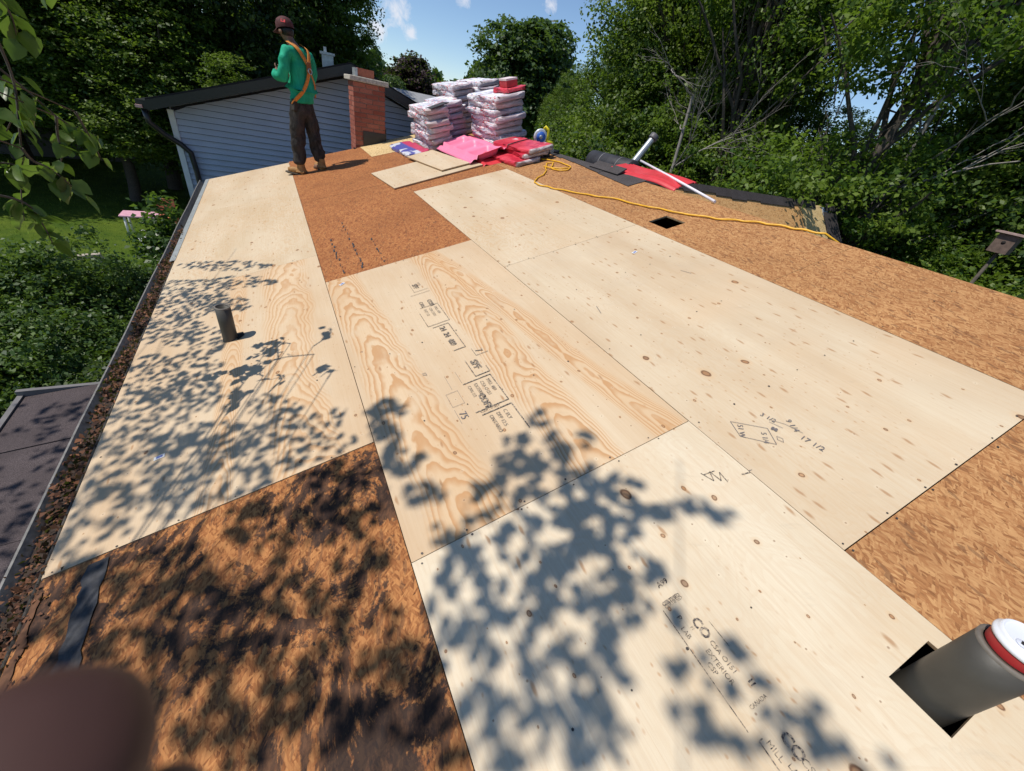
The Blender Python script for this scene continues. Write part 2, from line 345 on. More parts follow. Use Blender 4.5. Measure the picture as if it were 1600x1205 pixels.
# ================================================================== SETTING: ground
def big_plane(name, x0, x1, y0, y1, z, mat):
    b = MB(); b.quadset([(x0,y0,z),(x1,y0,z),(x1,y1,z),(x0,y1,z)], [(0,1,2,3)]); o = b.build(name, mat); tag(o, kind='structure'); return o
def grass_mat():
    m = NT('lawn', .9, .1); co = m.co(); n = m.noise(co, 1.3, 6, .7); n2 = m.noise(co, 60, 3, .7)
    c = m.mix(m.rng(n, .35, .65), (.06, .11, .012), (.13, .18, .02)); c = m.mix(m.rng(n2, .35, .7, 0, .5), c, (.02, .045, .008)); m.col(c); m.bump(n2, .8, .03); return m.m
MAT['grass'] = grass_mat()
big_plane('ground', -900, 900, -900, 900, GROUND, MAT['grass'])
# short lawn blades on the patches that are seen
def leaf_mesh(name, cen, nor, size, tone, mat, aspect=.62, fold=.18, tang=None):
    n = len(cen); nor = nor / np.maximum(1e-6, np.linalg.norm(nor, axis=1, keepdims=True))
    t = rng.normal(size=(n, 3)) if tang is None else tang
    t -= nor * (t * nor).sum(1, keepdims=True); t /= np.maximum(1e-6, np.linalg.norm(t, axis=1, keepdims=True)); b = np.cross(nor, t)
    s = size[:, None] * .5; V = np.empty((n, 4, 3), np.float32)
    V[:, 0] = cen - t * s; V[:, 1] = cen + b * s * aspect + nor * s * fold - t * s * .1; V[:, 2] = cen + t * s - nor * s * fold; V[:, 3] = cen - b * s * aspect + nor * s * fold - t * s * .1
    me = bpy.data.meshes.new(name); me.vertices.add(4 * n); me.vertices.foreach_set('co', V.ravel())
    me.loops.add(4 * n); me.loops.foreach_set('vertex_index', np.arange(4 * n, dtype=np.int32))
    me.polygons.add(n); me.polygons.foreach_set('loop_start', np.arange(0, 4 * n, 4, dtype=np.int32)); me.polygons.foreach_set('loop_total', np.full(n, 4, np.int32))
    me.update(calc_edges=True); a = me.attributes.new('tone', 'FLOAT', 'POINT'); a.data.foreach_set('value', np.repeat(tone.astype(np.float32), 4)); me.materials.append(mat); return me
n = 16000
gx = rng.uniform(-9, 0, n); gy = rng.uniform(9.5, 24, n)
me = leaf_mesh('grass_blades', np.stack([gx, gy, GROUND + .03 + 0 * gx], 1), rng.normal(size=(n, 3)) * (1, 1, .3), rng.uniform(.03, .06, n), rng.uniform(.5, 1, n), MAT['leaf_bright'], .25, .05, np.tile([[0, 0, 1.]], (n, 1)) + rng.normal(size=(n, 3)) * .35)
tag(link('grass', me), 'sunlit short lawn grass beside the shrubs at left', 'grass', kind='stuff')

# ================================================================== HOUSE (roof being re-sheathed)
house = tag(empty('house'), 'bungalow roof being re-sheathed with plywood and OSB boards, worker standing on it', 'house')
def sheet(name, v0, v1, u0, u1, mat, label=None, lift=0.0, hole=None, skew=0.0):
    g = .0016; v0 += g; v1 -= g; u0 += g; u1 -= g; b = MB(); z1 = lift; z0 = lift - .0125
    if hole:
        a, c, d, e = hole
        for bx in ((v0, v1, u0, d), (v0, v1, e, u1), (v0, a, d, e), (c, v1, d, e)): b.box(*bx, z0, z1)
    else: b.box(v0, v1, u0, u1, z0, z1)
    o = b.build(name, mat, house, D @ Matrix.Rotation(skew, 4, 'Z'))
    o.data.materials.append(MAT['edge'])
    for p in o.data.polygons:
        if abs(p.normal.z) < .5: p.material_index = 1
    if label: o['label'] = label
    return o
V1, V2, V3, V4 = 1.22, 2.44, 3.66, 4.44
sheets = {}
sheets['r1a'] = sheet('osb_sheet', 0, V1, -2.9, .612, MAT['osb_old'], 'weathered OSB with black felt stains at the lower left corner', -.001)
sheets['r1b'] = sheet('plywood_sheet', 0, V1, .612, 3.05, MAT['ply_fig2'], 'figured plywood around the thin vent pipe', .001)
sheets['r1c'] = sheet('plywood_sheet', 0, V1, 3.05, 5.52, MAT['ply'], None, .0005)
sheets['r1d'] = sheet('plywood_sheet', 0, V1, 5.52, 7.62, MAT['ply'], 'short plywood sheet at the gable end', .0)
HOLE2 = (2.222, 2.388, -1.012, -.882)
sheets['r2a'] = sheet('plywood_sheet', V1, V2, -2.44, 0, MAT['ply_near'], 'knotty plywood under the leaf shadow, big pipe through it', .0015, HOLE2)
sheets['r2b'] = sheet('plywood_sheet', V1, V2, 0, 2.44, MAT['ply_fig'], 'stamped plywood with swirling orange grain', .0)
sheets['r2c'] = sheet('osb_sheet', V1, V2, 2.44, 4.88, MAT['osb_red'], 'reddish OSB in front of the loose boards', -.001)
sheets['r2d'] = sheet('osb_sheet', V1, V2, 4.88, 7.70, MAT['osb_red'], 'reddish OSB under the worker\'s boots', .0)
sheets['r3a'] = sheet('osb_sheet', V2, V3, -3.08, -.636, MAT['osb'], 'tan OSB at the right edge of the picture', -.001)
sheets['r3b'] = sheet('plywood_sheet', V2, V3, -.636, 1.80, MAT['ply_spot'], 'plywood with pencil sums and many small knots', .0005)
sheets['r3c'] = sheet('plywood_sheet', V2, V3, 1.80, 4.24, MAT['ply'], None, .0)
sheets['r3d'] = sheet('osb_sheet', V2, V3, 4.24, 6.68, MAT['osb_red'], None, -.001)
sheets['r3e'] = sheet('osb_sheet', V2, V3 - .0, 6.68, 7.86, MAT['osb_new'], 'pale OSB strip beside the chimney', .0)
HOLE1 = (3.77, 3.965, 1.575, 1.785)
sheets['r4a'] = sheet('osb_sheet', V3, V4, -1.86, .58, MAT['osb'], 'tan OSB along the ridge at right', .001)
sheets['r4z'] = sheet('osb_sheet', V3, V4, -4.3, -1.86, MAT['osb'])
sheets['r4b'] = sheet('osb_sheet', V3, V4, .58, 3.02, MAT['osb'], 'OSB with the square vent opening', .0, HOLE1)
sheets['r4c'] = sheet('osb_sheet', V3, V4, 3.02, 5.46, MAT['osb'], None, -.0005)
sheets['r4d'] = sheet('osb_sheet', V3, V4, 5.46, 7.92, MAT['osb'], None, .0)
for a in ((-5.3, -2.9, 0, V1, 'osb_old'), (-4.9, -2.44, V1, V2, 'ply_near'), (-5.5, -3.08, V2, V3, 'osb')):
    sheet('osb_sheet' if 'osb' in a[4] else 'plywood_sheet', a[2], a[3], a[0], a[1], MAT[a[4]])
# dark felt strips left on the reddish OSB, old overlap line on the R4 seam and lower left board
def strip(v0, v1, u0, u1, parent, mat=MAT['felt'], name='felt_strip', seed=0, amp=.012):
    rr = random.Random(seed); n = max(4, int((u1 - u0) / .03)); P = []
    for i in range(n + 1):
        u = u0 + (u1 - u0) * i / n; a = rr.random() * amp; c = rr.random() * amp
        P += [(v0 + a, u, .0035), (v1 - c, u, .0035)]
    b = MB(); b.quadset(P, [(2*i, 2*i + 1, 2*i + 3, 2*i + 2) for i in range(n)]); return b.build(name, mat, parent)
def torn(v, u, ln, wd, parent, seed):          # ragged broken line of residue running down the sheet
    rr = random.Random(seed); b = MB(); u_ = u
    while u_ < u + ln:
        l = rr.uniform(.02, .07); w_ = wd * rr.uniform(.3, 1); vv = v + rr.uniform(-.5, .5) * wd + (u_ - u) * .006
        b.quadset([(vv - w_/2, u_, .004), (vv + w_/3, u_ + l*.2, .004), (vv + w_/2, u_ + l, .004), (vv - w_/4, u_ + l*.8, .004)], [(0, 1, 2, 3)]); u_ += l * rr.uniform(.7, 2.6)
    return tag(b.build('felt_residue', MAT['felt'], parent), kind='stuff')
for v, s in ((1.37, 1), (1.53, 2), (1.70, 3)): torn(v, 2.5, [.9, 1.25, .6][s - 1], .020, sheets['r2c'], s)
# black felt band along the lower left OSB
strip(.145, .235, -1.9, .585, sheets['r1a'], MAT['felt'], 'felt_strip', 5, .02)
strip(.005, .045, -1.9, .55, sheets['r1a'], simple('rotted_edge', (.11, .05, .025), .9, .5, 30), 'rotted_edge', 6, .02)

# nail heads: rows over the rafters and along the sheet ends
def nails(key, v0, v1, u0, u1, step_u=.61, step_v=.2, r=.0042, seed=1, jit=.02):
    rr = random.Random(seed); b = MB(); P = []
    u = u0 + .012
    ul = [u0 + .014, u1 - .014]; k = 1
    while u0 + k * step_u < u1 - .1: ul.append(u0 + k * step_u); k += 1
    for uu in ul:
        v = v0 + .03
        while v < v1:
            if rr.random() < .82: P.append((v + rr.uniform(-jit, jit), uu + rr.uniform(-.006, .006)))
            v += step_v
    h = .003
    for (v, u) in P:
        q = r * rr.uniform(.7, 1.15); b.quadset([(v + q * math.cos(a), u + q * math.sin(a), h) for a in [i * math.pi / 3 for i in range(6)]], [(0, 1, 2, 3, 4, 5)])
    o = b.build('nail_heads', MAT['nail'], sheets[key]); o['kind'] = 'stuff'; return o
for i, (k, v0, v1, u0, u1) in enumerate((('r1b', 0, V1, .612, 3.05), ('r1c', 0, V1, 3.05, 5.52), ('r2a', V1, V2, -2.44, 0), ('r2b', V1, V2, 0, 2.44), ('r3b', V2, V3, -.636, 1.8), ('r3c', V2, V3, 1.8, 4.24), ('r4a', V3, V4, -1.86, .58), ('r3a', V2, V3, -3.08, -.636))):
    nails(k, v0, v1, u0, u1, seed=i + 3)

# stamps and pencil notes (flat print on the sheets)
def text(s, v, u, size, parent, mat, rot=0.0, ang=-90, bold=0.0, name='stamp_text'):
    c = bpy.data.curves.new(name, 'FONT'); c.body = s; c.size = size; c.align_x = 'LEFT'; c.offset = bold; c.fill_mode = 'FRONT'; c.resolution_u = 2
    c.materials.append(mat); o = link(name, c, parent); o.location = (v, u, .0042); o.rotation_euler = (0, 0, R(ang + rot)); return o
def lines(segs, wd, parent, mat, name):
    b = MB()
    for (x0, y0, x1, y1) in segs:
        d = Vector((x1 - x0, y1 - y0)); n_ = Vector((-d.y, d.x)).normalized() * wd / 2
        b.quadset([(x0 - n_.x, y0 - n_.y, .004), (x1 - n_.x, y1 - n_.y, .004), (x1 + n_.x, y1 + n_.y, .004), (x0 + n_.x, y0 + n_.y, .004)], [(0, 1, 2, 3)])
    return b.build(name, mat, parent)
p = sheets['r2b']; k = MAT['ink']
# upper stamp, running down the sheet
text('SPF', 1.775, 1.96, .05, p, k, bold=.001); text('A123', 1.815, 1.97, .024, p, k)
lines([(1.76, 1.98, 1.76, 1.84), (1.76, 1.84, 1.86, 1.84), (1.72, 1.80, 1.86, 1.80)], .003, p, k, 'stamp_frame')
text('CAN', 1.745, 1.68, .034, p, k, bold=.0008); text('COFI', 1.80, 1.68, .04, p, k, bold=.0012)
lines([(1.73, 1.60, 1.85, 1.60), (1.85, 1.60, 1.85, 1.36), (1.85, 1.36, 1.71, 1.36), (1.71, 1.36, 1.71, 1.54)], .004, p, k, 'stamp_frame')
for i, t in enumerate(('MILL 489', 'CSA O151', 'EXT 1/2')): text(t, 1.815 - i * .035, 1.57, .026, p, k)
lines([(1.83, 1.33, 1.83, 1.04), (1.83, 1.04, 1.76, 1.04), (1.73, 1.33, 1.83, 1.33)], .005, p, k, 'stamp_frame')
text('24  24  489', 1.765, 1.31, .048, p, k, bold=.0014)
text('7', 1.86, .98, .06, p, k); lines([(1.85, 1.0, 1.85, .93), (1.85, .93, 1.92, .93)], .003, p, k, 'stamp_frame')
# lower stamp
text('SPF', 1.80, .90, .055, p, k, bold=.0016); lines([(1.78, .92, 1.78, .77), (1.78, .77, 1.86, .77), (1.86, .77, 1.86, .82)], .005, p, k, 'stamp_frame')
lines([(1.70, .745, 1.85, .745), (1.85, .745, 1.85, .53), (1.68, .53, 1.85, .53)], .005, p, k, 'stamp_frame')
for i, (t, s) in enumerate((('MILL 489', .026), ('CSA O151', .026), ('EXTERIOR', .026), ('CAN 1/2', .024))): text(t, 1.815 - i * .034, .72, s, p, k)
text('COFI', 1.735, .635, .045, p, k, bold=.002)
text('CERTIFIED', 1.70, .515, .021, p, k, rot=90)
lines([(1.70, .50, 1.85, .50), (1.85, .50, 1.85, .32)], .006, p, k, 'stamp_frame')
for i, t in enumerate(('C PLY', 'DFP 12.5', 'ONTARIO')): text(t, 1.795 - i * .035, .48, .026, p, k)
lines([(1.60, .72, 1.60, .62), (1.60, .62, 1.66, .62), (1.66, .62, 1.66, .72), (1.66, .72, 1.60, .72), (1.60, .60, 1.60, .50), (1.64, .86, 1.64, .74), (1.70, .86, 1.70, .76)], .0015, p, MAT['pencil'], 'pencil_marks')
text('75', 1.61, .57, .05, p, MAT['pencil']); text('17', 1.545, .95, .03, p, MAT['pencil'])
# stamp on the near knotty sheet
p = sheets['r2a']
text('A99', 1.875, -.452, .022, p, k, rot=90, bold=.0006); text('CERTIFIED', 1.852, -.497, .0135, p, k, rot=90, bold=.0006)
text('CERTIFIED', 1.853, -.506, .0135, p, k, rot=90)
lines([(1.843, -.505, 1.833, -.80)], .0022, p, k, 'stamp_frame'); lines([(1.935, -.585, 1.935, -.655)], .0016, p, k, 'stamp_frame')
text('P.', 1.862, -.535, .022, p, k); text('CO', 1.892, -.560, .036, p, k, bold=.0012); text('FI', 1.878, -.572, .013, p, k); text('CSA O151', 1.896, -.622, .019, p, k)
text('LAB', 1.853, -.562, .018, p, k); text('EXTERIOR', 1.872, -.632, .019, p, k); text('CSP', 1.852, -.655, .018, p, k)
text('11', 1.915, -.728, .018, p, k, bold=.001); text('CANADA', 1.874, -.775, .013, p, k, rot=90)
lines([(1.842, -.822, 1.832, -1.02), (1.842, -.822, 1.853, -.822)], .0028, p, k, 'stamp_frame')
text('MILL', 1.853, -.83, .020, p, k); text('CO', 1.890, -.835, .036, p, k, bold=.0012); text('CSA', 1.893, -.885, .024, p, k); text('LAB', 1.862, -.878, .018, p, k)
# rough felt-pen mark by the upper seam
lines([(2.285, -.215, 2.30, -.262), (2.30, -.262, 2.318, -.225), (2.318, -.225, 2.322, -.275), (2.322, -.275, 2.345, -.245), (2.345, -.245, 2.338, -.29), (2.29, -.225, 2.335, -.232)], .003, p, k, 'pen_scrawl')
lines([(2.405, -.292, 2.437, -.300)], .005, p, k, 'tick_mark')
# pencil sums on the spotty sheet
p = sheets['r3b']; g = MAT['pencil']
lines([(2.575, -.09, 2.665, -.19), (2.665, -.19, 2.625, -.262), (2.625, -.262, 2.545, -.165), (2.545, -.165, 2.575, -.09)], .0018, p, g, 'pencil_outline')
text('51 W', 2.585, -.115, .030, p, g, rot=-40, name='pencil_sum'); text('5 1/4', 2.628, -.19, .028, p, g, rot=-40, name='pencil_sum')
text('3 1/2', 2.70, -.125, .030, p, g, rot=12, name='pencil_sum'); text('9 1/4', 2.76, -.195, .032, p, g, rot=-22, name='pencil_sum')
text('17 1/2', 2.722, -.283, .034, p, g, rot=8, name='pencil_sum'); text('88', 2.672, -.198, .024, p, g, rot=20, bold=.001, name='pencil_sum')
lines([(2.71, -.16, 2.74, -.21), (2.70, -.17, 2.715, -.22), (2.74, -.21, 2.755, -.275), (2.66, -.235, 2.668, -.255), (2.668, -.255, 2.655, -.268), (2.655, -.268, 2.648, -.248), (2.648, -.248, 2.66, -.235), (2.437, -.292, 2.452, -.296)], .0016, p, g, 'pencil_outline')
lines([(2.635, .88, 2.66, .96), (3.38, .93, 3.36, 1.0)], .003, p, MAT['pencil'], 'saw_scratch')
# small white paper labels and torn scraps stuck on the plywood
for key, v, u, a in (('r3b', 3.31, 1.40, .3), ('r1b', .31, 1.06, .1), ('r2b', 1.33, 2.32, .6)):
    b = MB(); b.box(-.022, .022, -.012, .012, 0, .0015); o = b.build('paper_label', MAT['white'], sheets[key]); o.location = (v, u, .002); o.rotation_euler = (0, 0, a)
    b = MB(); b.box(-.012, .014, -.006, .006, 0, .001); q = b.build('label_print', simple('label_blue', (.12, .16, .42)), sheets[key]); q.location = (v, u, .0036); q.rotation_euler = (0, 0, a)

# structure under the deck
b = MB()
prism(b, [(.30, GROUND), (.30, -.22), (4.24, .98), (8.2, -.25), (8.2, GROUND)], -7.35, 5.3, Matrix.Rotation(R(90), 4, 'X'))
o = b.build('wall', MAT['siding'], house)
b = MB(); b.box(.02, 4.40, -5.4, 7.5, -.30, -.27); b.build('attic_shade_sheet', MAT['dark'], house, D)  # near-black sheet: attic shade put into the colour, seen through the openings
b = MB(); b.box(-.012, .012, -5.4, 7.60, -.20, -.014); b.build('fascia', MAT['white'], house, D)
for (v0, v1, u) in ((0, V1, 7.61), (V1, V2, 7.69), (V2, V3, 7.85), (V3, V4, 7.91)):
    b = MB(); b.box(v0, v1, u - .03, u - .008, -.18, -.014); b.build('rake_board', MAT['black'], house, D)
D2 = Matrix.Translation((4.24 + .0, 0, 1.318)) @ Matrix.Rotation(R(17.3), 4, 'Y')
b = MB(); b.box(.004, 4.4, -5.4, 7.9, -.02, -.003); b.build('rear_slope', MAT['shingle'], house, D2)
# gutter: trough open at the top, outer lip bright
b = MB(); P = []
prof = [(-.016, -.004), (-.018, -.085), (-.10, -.090), (-.118, -.030), (-.128, .004), (-.136, .006), (-.140, -.004), (-.128, -.040), (-.108, -.098), (-.012, -.094)]
ys = [-5.4 + i * .5 for i in range(27)]; ys = [y for y in ys if y < 7.5] + [7.66]
for i, y in enumerate(ys):
    wv = .004 * math.sin(i * 1.7)
    P += [(x + (wv if x < -.1 else 0), y, z) for x, z in prof]
m_ = len(prof)
b.quadset(P, [(i*m_ + k, i*m_ + k + 1, (i+1)*m_ + k + 1, (i+1)*m_ + k) for i in range(len(ys) - 1) for k in range(m_ - 1)] + [tuple(range(m_))])
gut = b.build('gutter', MAT['alu'], house, D); gut['label'] = 'aluminium gutter full of brown leaves along the eave'
b = MB(); b.box(-.045, .006, 3.9, 7.62, .0015, .004); b.build('drip_edge', MAT['drip'], house, D)
# litter in the gutter
n = 5200; u = rng.uniform(-2.2, 5.3, n); keep = rng.random(n) < np.clip((5.4 - u) * .8, .1, 1); u = u[keep]; n = len(u)
v = rng.uniform(-.126, -.006, n); h = -.022 + .012 * np.sin(u * 7) + rng.uniform(-.02, .022, n)
me = leaf_mesh('leaf_litter', np.stack([v, u, h], 1), rng.normal(size=(n, 3)) * (.6, .6, 1) + (0, 0, .6), rng.uniform(.010, .034, n), rng.uniform(0, 1, n) ** 1.8, MAT['leaf_dead'], .7, .3)
o = link('leaf_litter', me, gut); o['kind'] = 'stuff'
n = 700; v = rng.normal(size=n) * .05 - .03; u = rng.uniform(-1.6, .7, n); me = leaf_mesh('roof_debris', np.stack([v, u, .006 + 0 * u], 1), rng.normal(size=(n, 3)) * (.3, .3, 1) + (0, 0, 1.0), rng.uniform(.006, .022, n), rng.uniform(0, 1, n), MAT['leaf_dead'], .7, .3)
o = link('eave_debris', me, gut); o['kind'] = 'stuff'
b = MB(); b.box(-.112, -.018, -2.5, 4.6, -.075, -.035); b.build('gutter_silt', simple('wet_silt', (.035, .022, .016), .9, .4, 40), gut)

# downspout elbow hidden; vent pipes
def pipe(loc, r, hgt, name, label, flare=0.0, lab=None):
    b = MB(); b.lathe([(r, -.25), (r, hgt * .5), (r * 1.01, hgt), (r * .86, hgt), (r * .86, -.2), (0, -.2)], 32)
    o = b.build(name, MAT['abs'], house, Matrix.Translation(loc)); o['label'] = label
    b = MB(); b.lathe([(r * 1.012, hgt - .006), (r * 1.02, hgt + .002), (r * .85, hgt + .002), (r * .85, hgt - .006)], 32); b.build('pipe_rim', MAT['abs_rim'], o); return o
pl = W(.57, 2.0); sp = pipe(pl, .041, .225, 'vent_pipe', 'thin open brown-grey vent pipe on the left sheets')
b = MB(); b.quadset([(.045, -.05, 0), (.085, -.01, 0), (.075, .04, 0), (.03, .05, 0)], [(0, 1, 2, 3)])
o = b.build('pipe_gap', MAT['dark'], house, D @ Matrix.Translation((.57, 2.0, .0042)))
bp = W(2.312, -.952); BPH = .192
bpipe = pipe(bp, .0585, BPH, 'vent_pipe', 'wide dark vent pipe at lower right, coffee cup set in its top')

# chimney: brick courses round a core
CX0, CX1, CY0, CY1 = 2.262, 2.775, 7.73, 8.25; CZ0, CZ1 = .62, 1.66
chim = tag(empty('chimney', (CX0, CY0, CZ0)), 'red brick chimney with concrete cap and black flashing'); chim.parent = house
def ch(name, b, mat, M=None): o = b.build(name, mat, chim); o.location = (-CX0, -CY0, -CZ0); return o
b = MB(); b.box(CX0 + .012, CX1 - .012, CY0 + .012, CY1 - .012, GROUND, CZ1); ch('mortar_core', b, MAT['mortar'])
bl, bh, bw = .195, .0585, .09; course = .0695
bm_ = MB(); bm_.box(-bl/2, bl/2, -bw/2, bw/2, -bh/2, bh/2); bme = bm_.mesh('brick'); bme.materials.append(MAT['brick'])
bm_ = MB(); bm_.box(-bl/4 + .003, bl/4 - .003, -bw/2, bw/2, -bh/2, bh/2); bhalf = bm_.mesh('half_brick'); bhalf.materials.append(MAT['brick'])
nc = int((CZ1 - .62) / course)
for c in range(nc + 1):
    z = CZ1 - .035 - c * course; off = c % 2
    for side in range(4):
        if side == 2: continue
        Lr = (CX1 - CX0) if side in (0, 2) else (CY1 - CY0)
        x = 0.0; pos = []
        if off: pos.append((bl/4 + .002, 1)); x = bl/2 + .009
        while x + bl <= Lr + .004: pos.append((x + bl/2, 0)); x += bl + .0095
        if x + bl/2 - .01 <= Lr: pos.append((x + bl/4, 1))
        for (d_, half) in pos:
            if side == 0: loc = (CX0 + d_, CY0 + bw/2 + random.uniform(-.002, .001), z); rot = 0
            elif side == 1: loc = (CX0 + bw/2 + random.uniform(-.002, .001), CY0 + .006 + d_ + .0, z); rot = R(90)
            else: loc = (CX1 - bw/2, CY0 + .006 + d_, z); rot = R(90)
            o = bpy.data.objects.new('brick', bhalf if half else bme); C.objects.link(o); o.parent = chim
            o.location = (loc[0] - CX0, loc[1] - CY0, loc[2] - CZ0); o.rotation_euler = (0, 0, rot)
b = MB(); b.box(CX0 - .055, CX1 + .055, CY0 - .055, CY1 + .055, CZ1 + .004, CZ1 + .075); o = ch('cap', b, MAT['concrete']); bv = o.modifiers.new('b', 'BEVEL'); bv.width = .012; bv.segments = 2
b = MB(); b.box(CX0 + .10, CX0 + .36, CY0 + .12, CY0 + .38, CZ1 + .078, CZ1 + .19); ch('clay_flue', b, simple('flue_tile', (.38, .12, .07), .8, .25, 20))
b = MB(); b.box(CX0 + .055, CX0 + .095, CY0 + .10, CY0 + .36, CZ1 + .077, CZ1 + .185); ch('metal_cowl', b, MAT['galv'])
b = MB(); b.box(CX0 + .13, CX1 + .012, CY0 - .012, CY0 - .002, .60, .98); b.box(CX1 + .002, CX1 + .014, CY0, CY1, .60, 1.06); b.box(CX0 - .05, CX1 + .05, CY0 - .10, CY0 - .012, .66, .705, None); ch('flashing', b, MAT['black'])

# wing roof behind the ridge: steep face with OSB and remaining shingles
fx = Vector((0, -.66, -.75)).normalized()       # down the face
def wf(x, d, h=0): nrm = Vector((0, -.75, .66)); return Vector((x, 3.2, 1.305)) + fx * d + nrm * h
def wing_panel(name, x0, x1, d0, d1, h0, h1, mat, label=None):
    nrm = Vector((0, -.75, .66)).normalized(); Mw = Matrix(((0, 1, 0, 0), (-fx.y, 0, nrm.y, 3.2), (-fx.z, 0, nrm.z, 1.305), (0, 0, 0, 1)))
    b = MB(); b.box(-d1, -d0, x0, x1, h0, h1); o = b.build(name, mat, house, Mw)
    if label: o['label'] = label
    return o
wing_panel('osb_sheet', 4.7, 6.55, .02, 1.5, -.0125, 0, MAT['osb_wing_lit']); wing_panel('osb_sheet', 6.555, 8.22, .02, 1.5, -.0125, .001, MAT['osb_wing_lit'])
wing_panel('osb_sheet', 8.225, 8.86, .02, 1.5, -.0125, 0, MAT['osb_new'], 'pale new OSB at the end of the wing roof')
rr = random.Random(4); x = 4.55
while x < 9.25:
    wd = rr.uniform(.26, .36); dd = rr.choice((.075, .10, .12, .09)); x1 = min(x + wd, 9.28)
    if not (8.62 < x < 8.75): wing_panel('shingle', x, x1 - .004, -.02, dd, .004 + rr.uniform(0, .006), .012 + rr.uniform(0, .006), MAT['shingle'])
    x = x1
for d in np.arange(.13, 1.4, .14): wing_panel('shingle', 8.865 + rr.uniform(0, .02), 9.28, d, d + .137, .004, .012 + rr.uniform(0, .004), MAT['shingle'])
b = MB(); prism(b, [(-3.2, 1.27), (-1.9, -.25), (-1.9, GROUND), (-4.6, GROUND), (-4.6, -.25)], 4.9, 9.1, Matrix(((0, 0, 1, 0), (-1, 0, 0, 0), (0, 1, 0, 0), (0, 0, 0, 1)))); b.build('wing_wall', MAT['siding'], house)
# old shingles still on the ridge
for i in range(9):
    u0 = 2.62 + i * .30; vlow = 4.23 + max(0, (u0 - 2.6)) * .115 + rr.uniform(-.008, .008); vlow = min(vlow, 4.37)
    b = MB(); vt = 4.475; hh = .006 + rr.uniform(0, .004)
    P = [(vlow, u0, hh), (vt, u0, hh), (vt, u0 + .297, hh), (min(vlow + .03, 4.4), u0 + .297, hh)]
    b.quadset([(x, y, z - .005) for x, y, z in P] + P, [(3, 2, 1, 0), (4, 5, 6, 7), (0, 1, 5, 4), (1, 2, 6, 5), (2, 3, 7, 6), (3, 0, 4, 7)])
    b.build('shingle', MAT['shingle_grey'], house, D)
b = MB(); b.box(4.372, 4.445, 3.02, 3.50, .011, .013); b.build('ridge_slot', MAT['dark'], house, D)
b = MB(); b.box(-.03, .10, -.25, .25, 0, .012); o = b.build('lifted_shingle', MAT['shingle_grey'], house, D @ Matrix.Translation((4.40, 3.22, .018)) @ Matrix.Rotation(R(-14), 4, 'Y'))

# lean-to roof below the eave, left
porch = tag(empty('lean_to_roof', (-1.2, 0, GROUND)), 'low dark granule-covered lean-to roof below the gutter at left', 'roof')
PS = [(-4.0, .60), (.60, 1.72), (1.72, 2.66), (2.66, 3.40)]
for i, (y0, y1) in enumerate(PS):
    b = MB(); z = .004 * (i % 2); P = [(x, y, zz + z) for zz_ in (0, 1) for x, y, zz in ((-1.20, y0 + .004, -1.02), (.02, y0 + .004, -.86), (.02, y1 - .004, -.86), (-1.20, y1 - .004, -1.02))]
    P = [(x, y, z_ - (.02 if k < 4 else 0)) for k, (x, y, z_) in enumerate(P)]
    b.quadset(P, [(3, 2, 1, 0), (4, 5, 6, 7), (0, 1, 5, 4), (1, 2, 6, 5), (2, 3, 7, 6), (3, 0, 4, 7)]); o = b.build('roofing_panel', MAT['porch'], porch); o.location = (1.2, 0, -GROUND)
b = MB(); b.box(-1.24, .02, 3.402, 3.44, -1.05, -.96); b.box(-1.24, -1.204, -4, 3.40, -1.10, -1.0); b.box(-1.15, -.02, -3.9, 3.2, GROUND, -1.2); o = b.build('edge_trim', MAT['soffit'], porch); o.location = (1.2, 0, -GROUND)

# ================================================================== neighbour house
NY = 9.0; RX, RZ, SL = 2.42, 1.87, .336
nb = tag(empty('neighbour_house', (2.42, NY, GROUND)), 'neighbouring house with grey-blue siding gable and black roof edge', 'house')
nb.rotation_euler = (0, 0, R(-5.6))
def nbp(name, b, mat): o = b.build(name, mat, nb); o.location = (-2.42, -NY, -GROUND); return o
def roofz(x): return RZ - abs(x - RX) * SL
WX0, WX1 = -.53, 5.5
b = MB(); prism(b, [(WX0, GROUND), (WX0, roofz(WX0) - .10), (RX, RZ - .10), (WX1, roofz(WX1) - .10), (WX1, GROUND)], -17.5, -NY - .03, Matrix.Rotation(R(90), 4, 'X')); nbp('wall', b, MAT['siding'])
b = MB(); prism(b, [(WX0 + .02, GROUND), (WX0 + .02, roofz(WX0) - .12), (RX, RZ - .12), (WX1 - .02, roofz(WX1) - .12), (WX1 - .02, GROUND)], -NY - .029, -NY - .024, Matrix.Rotation(R(90), 4, 'X')); nbp('groove_shade_sheet', b, MAT['groove_shade'])  # dark sheet that paints the shade lines between the boards
z = -1.6
while z < RZ - .16:
    e = .096; zt = z + e
    # clip the board under the rake
    xl = max(WX0 + .06, RX - (RZ - .16 - z) / SL); xr = min(WX1, RX + (RZ - .16 - z) / SL)
    xlt = max(WX0 + .06, RX - (RZ - .16 - zt) / SL); xrt = min(WX1, RX + (RZ - .16 - zt) / SL)
    if xrt <= xlt: xlt = xrt = RX
    b = MB(); b.quadset([(xl, NY - .022, z + .004), (xr, NY - .022, z + .004), (xrt, NY + .010, zt - .005), (xlt, NY + .010, zt - .005), (xl, NY + .018, z + .004), (xr, NY + .018, z + .004)], [(0, 1, 2, 3), (4, 5, 1, 0)]); nbp('siding_board', b, MAT['siding']); z = zt
b = MB(); b.box(WX0 - .03, WX0 + .058, NY - .03, NY + .03, GROUND, roofz(WX0) - .15); nbp('corner_trim', b, MAT['white'])
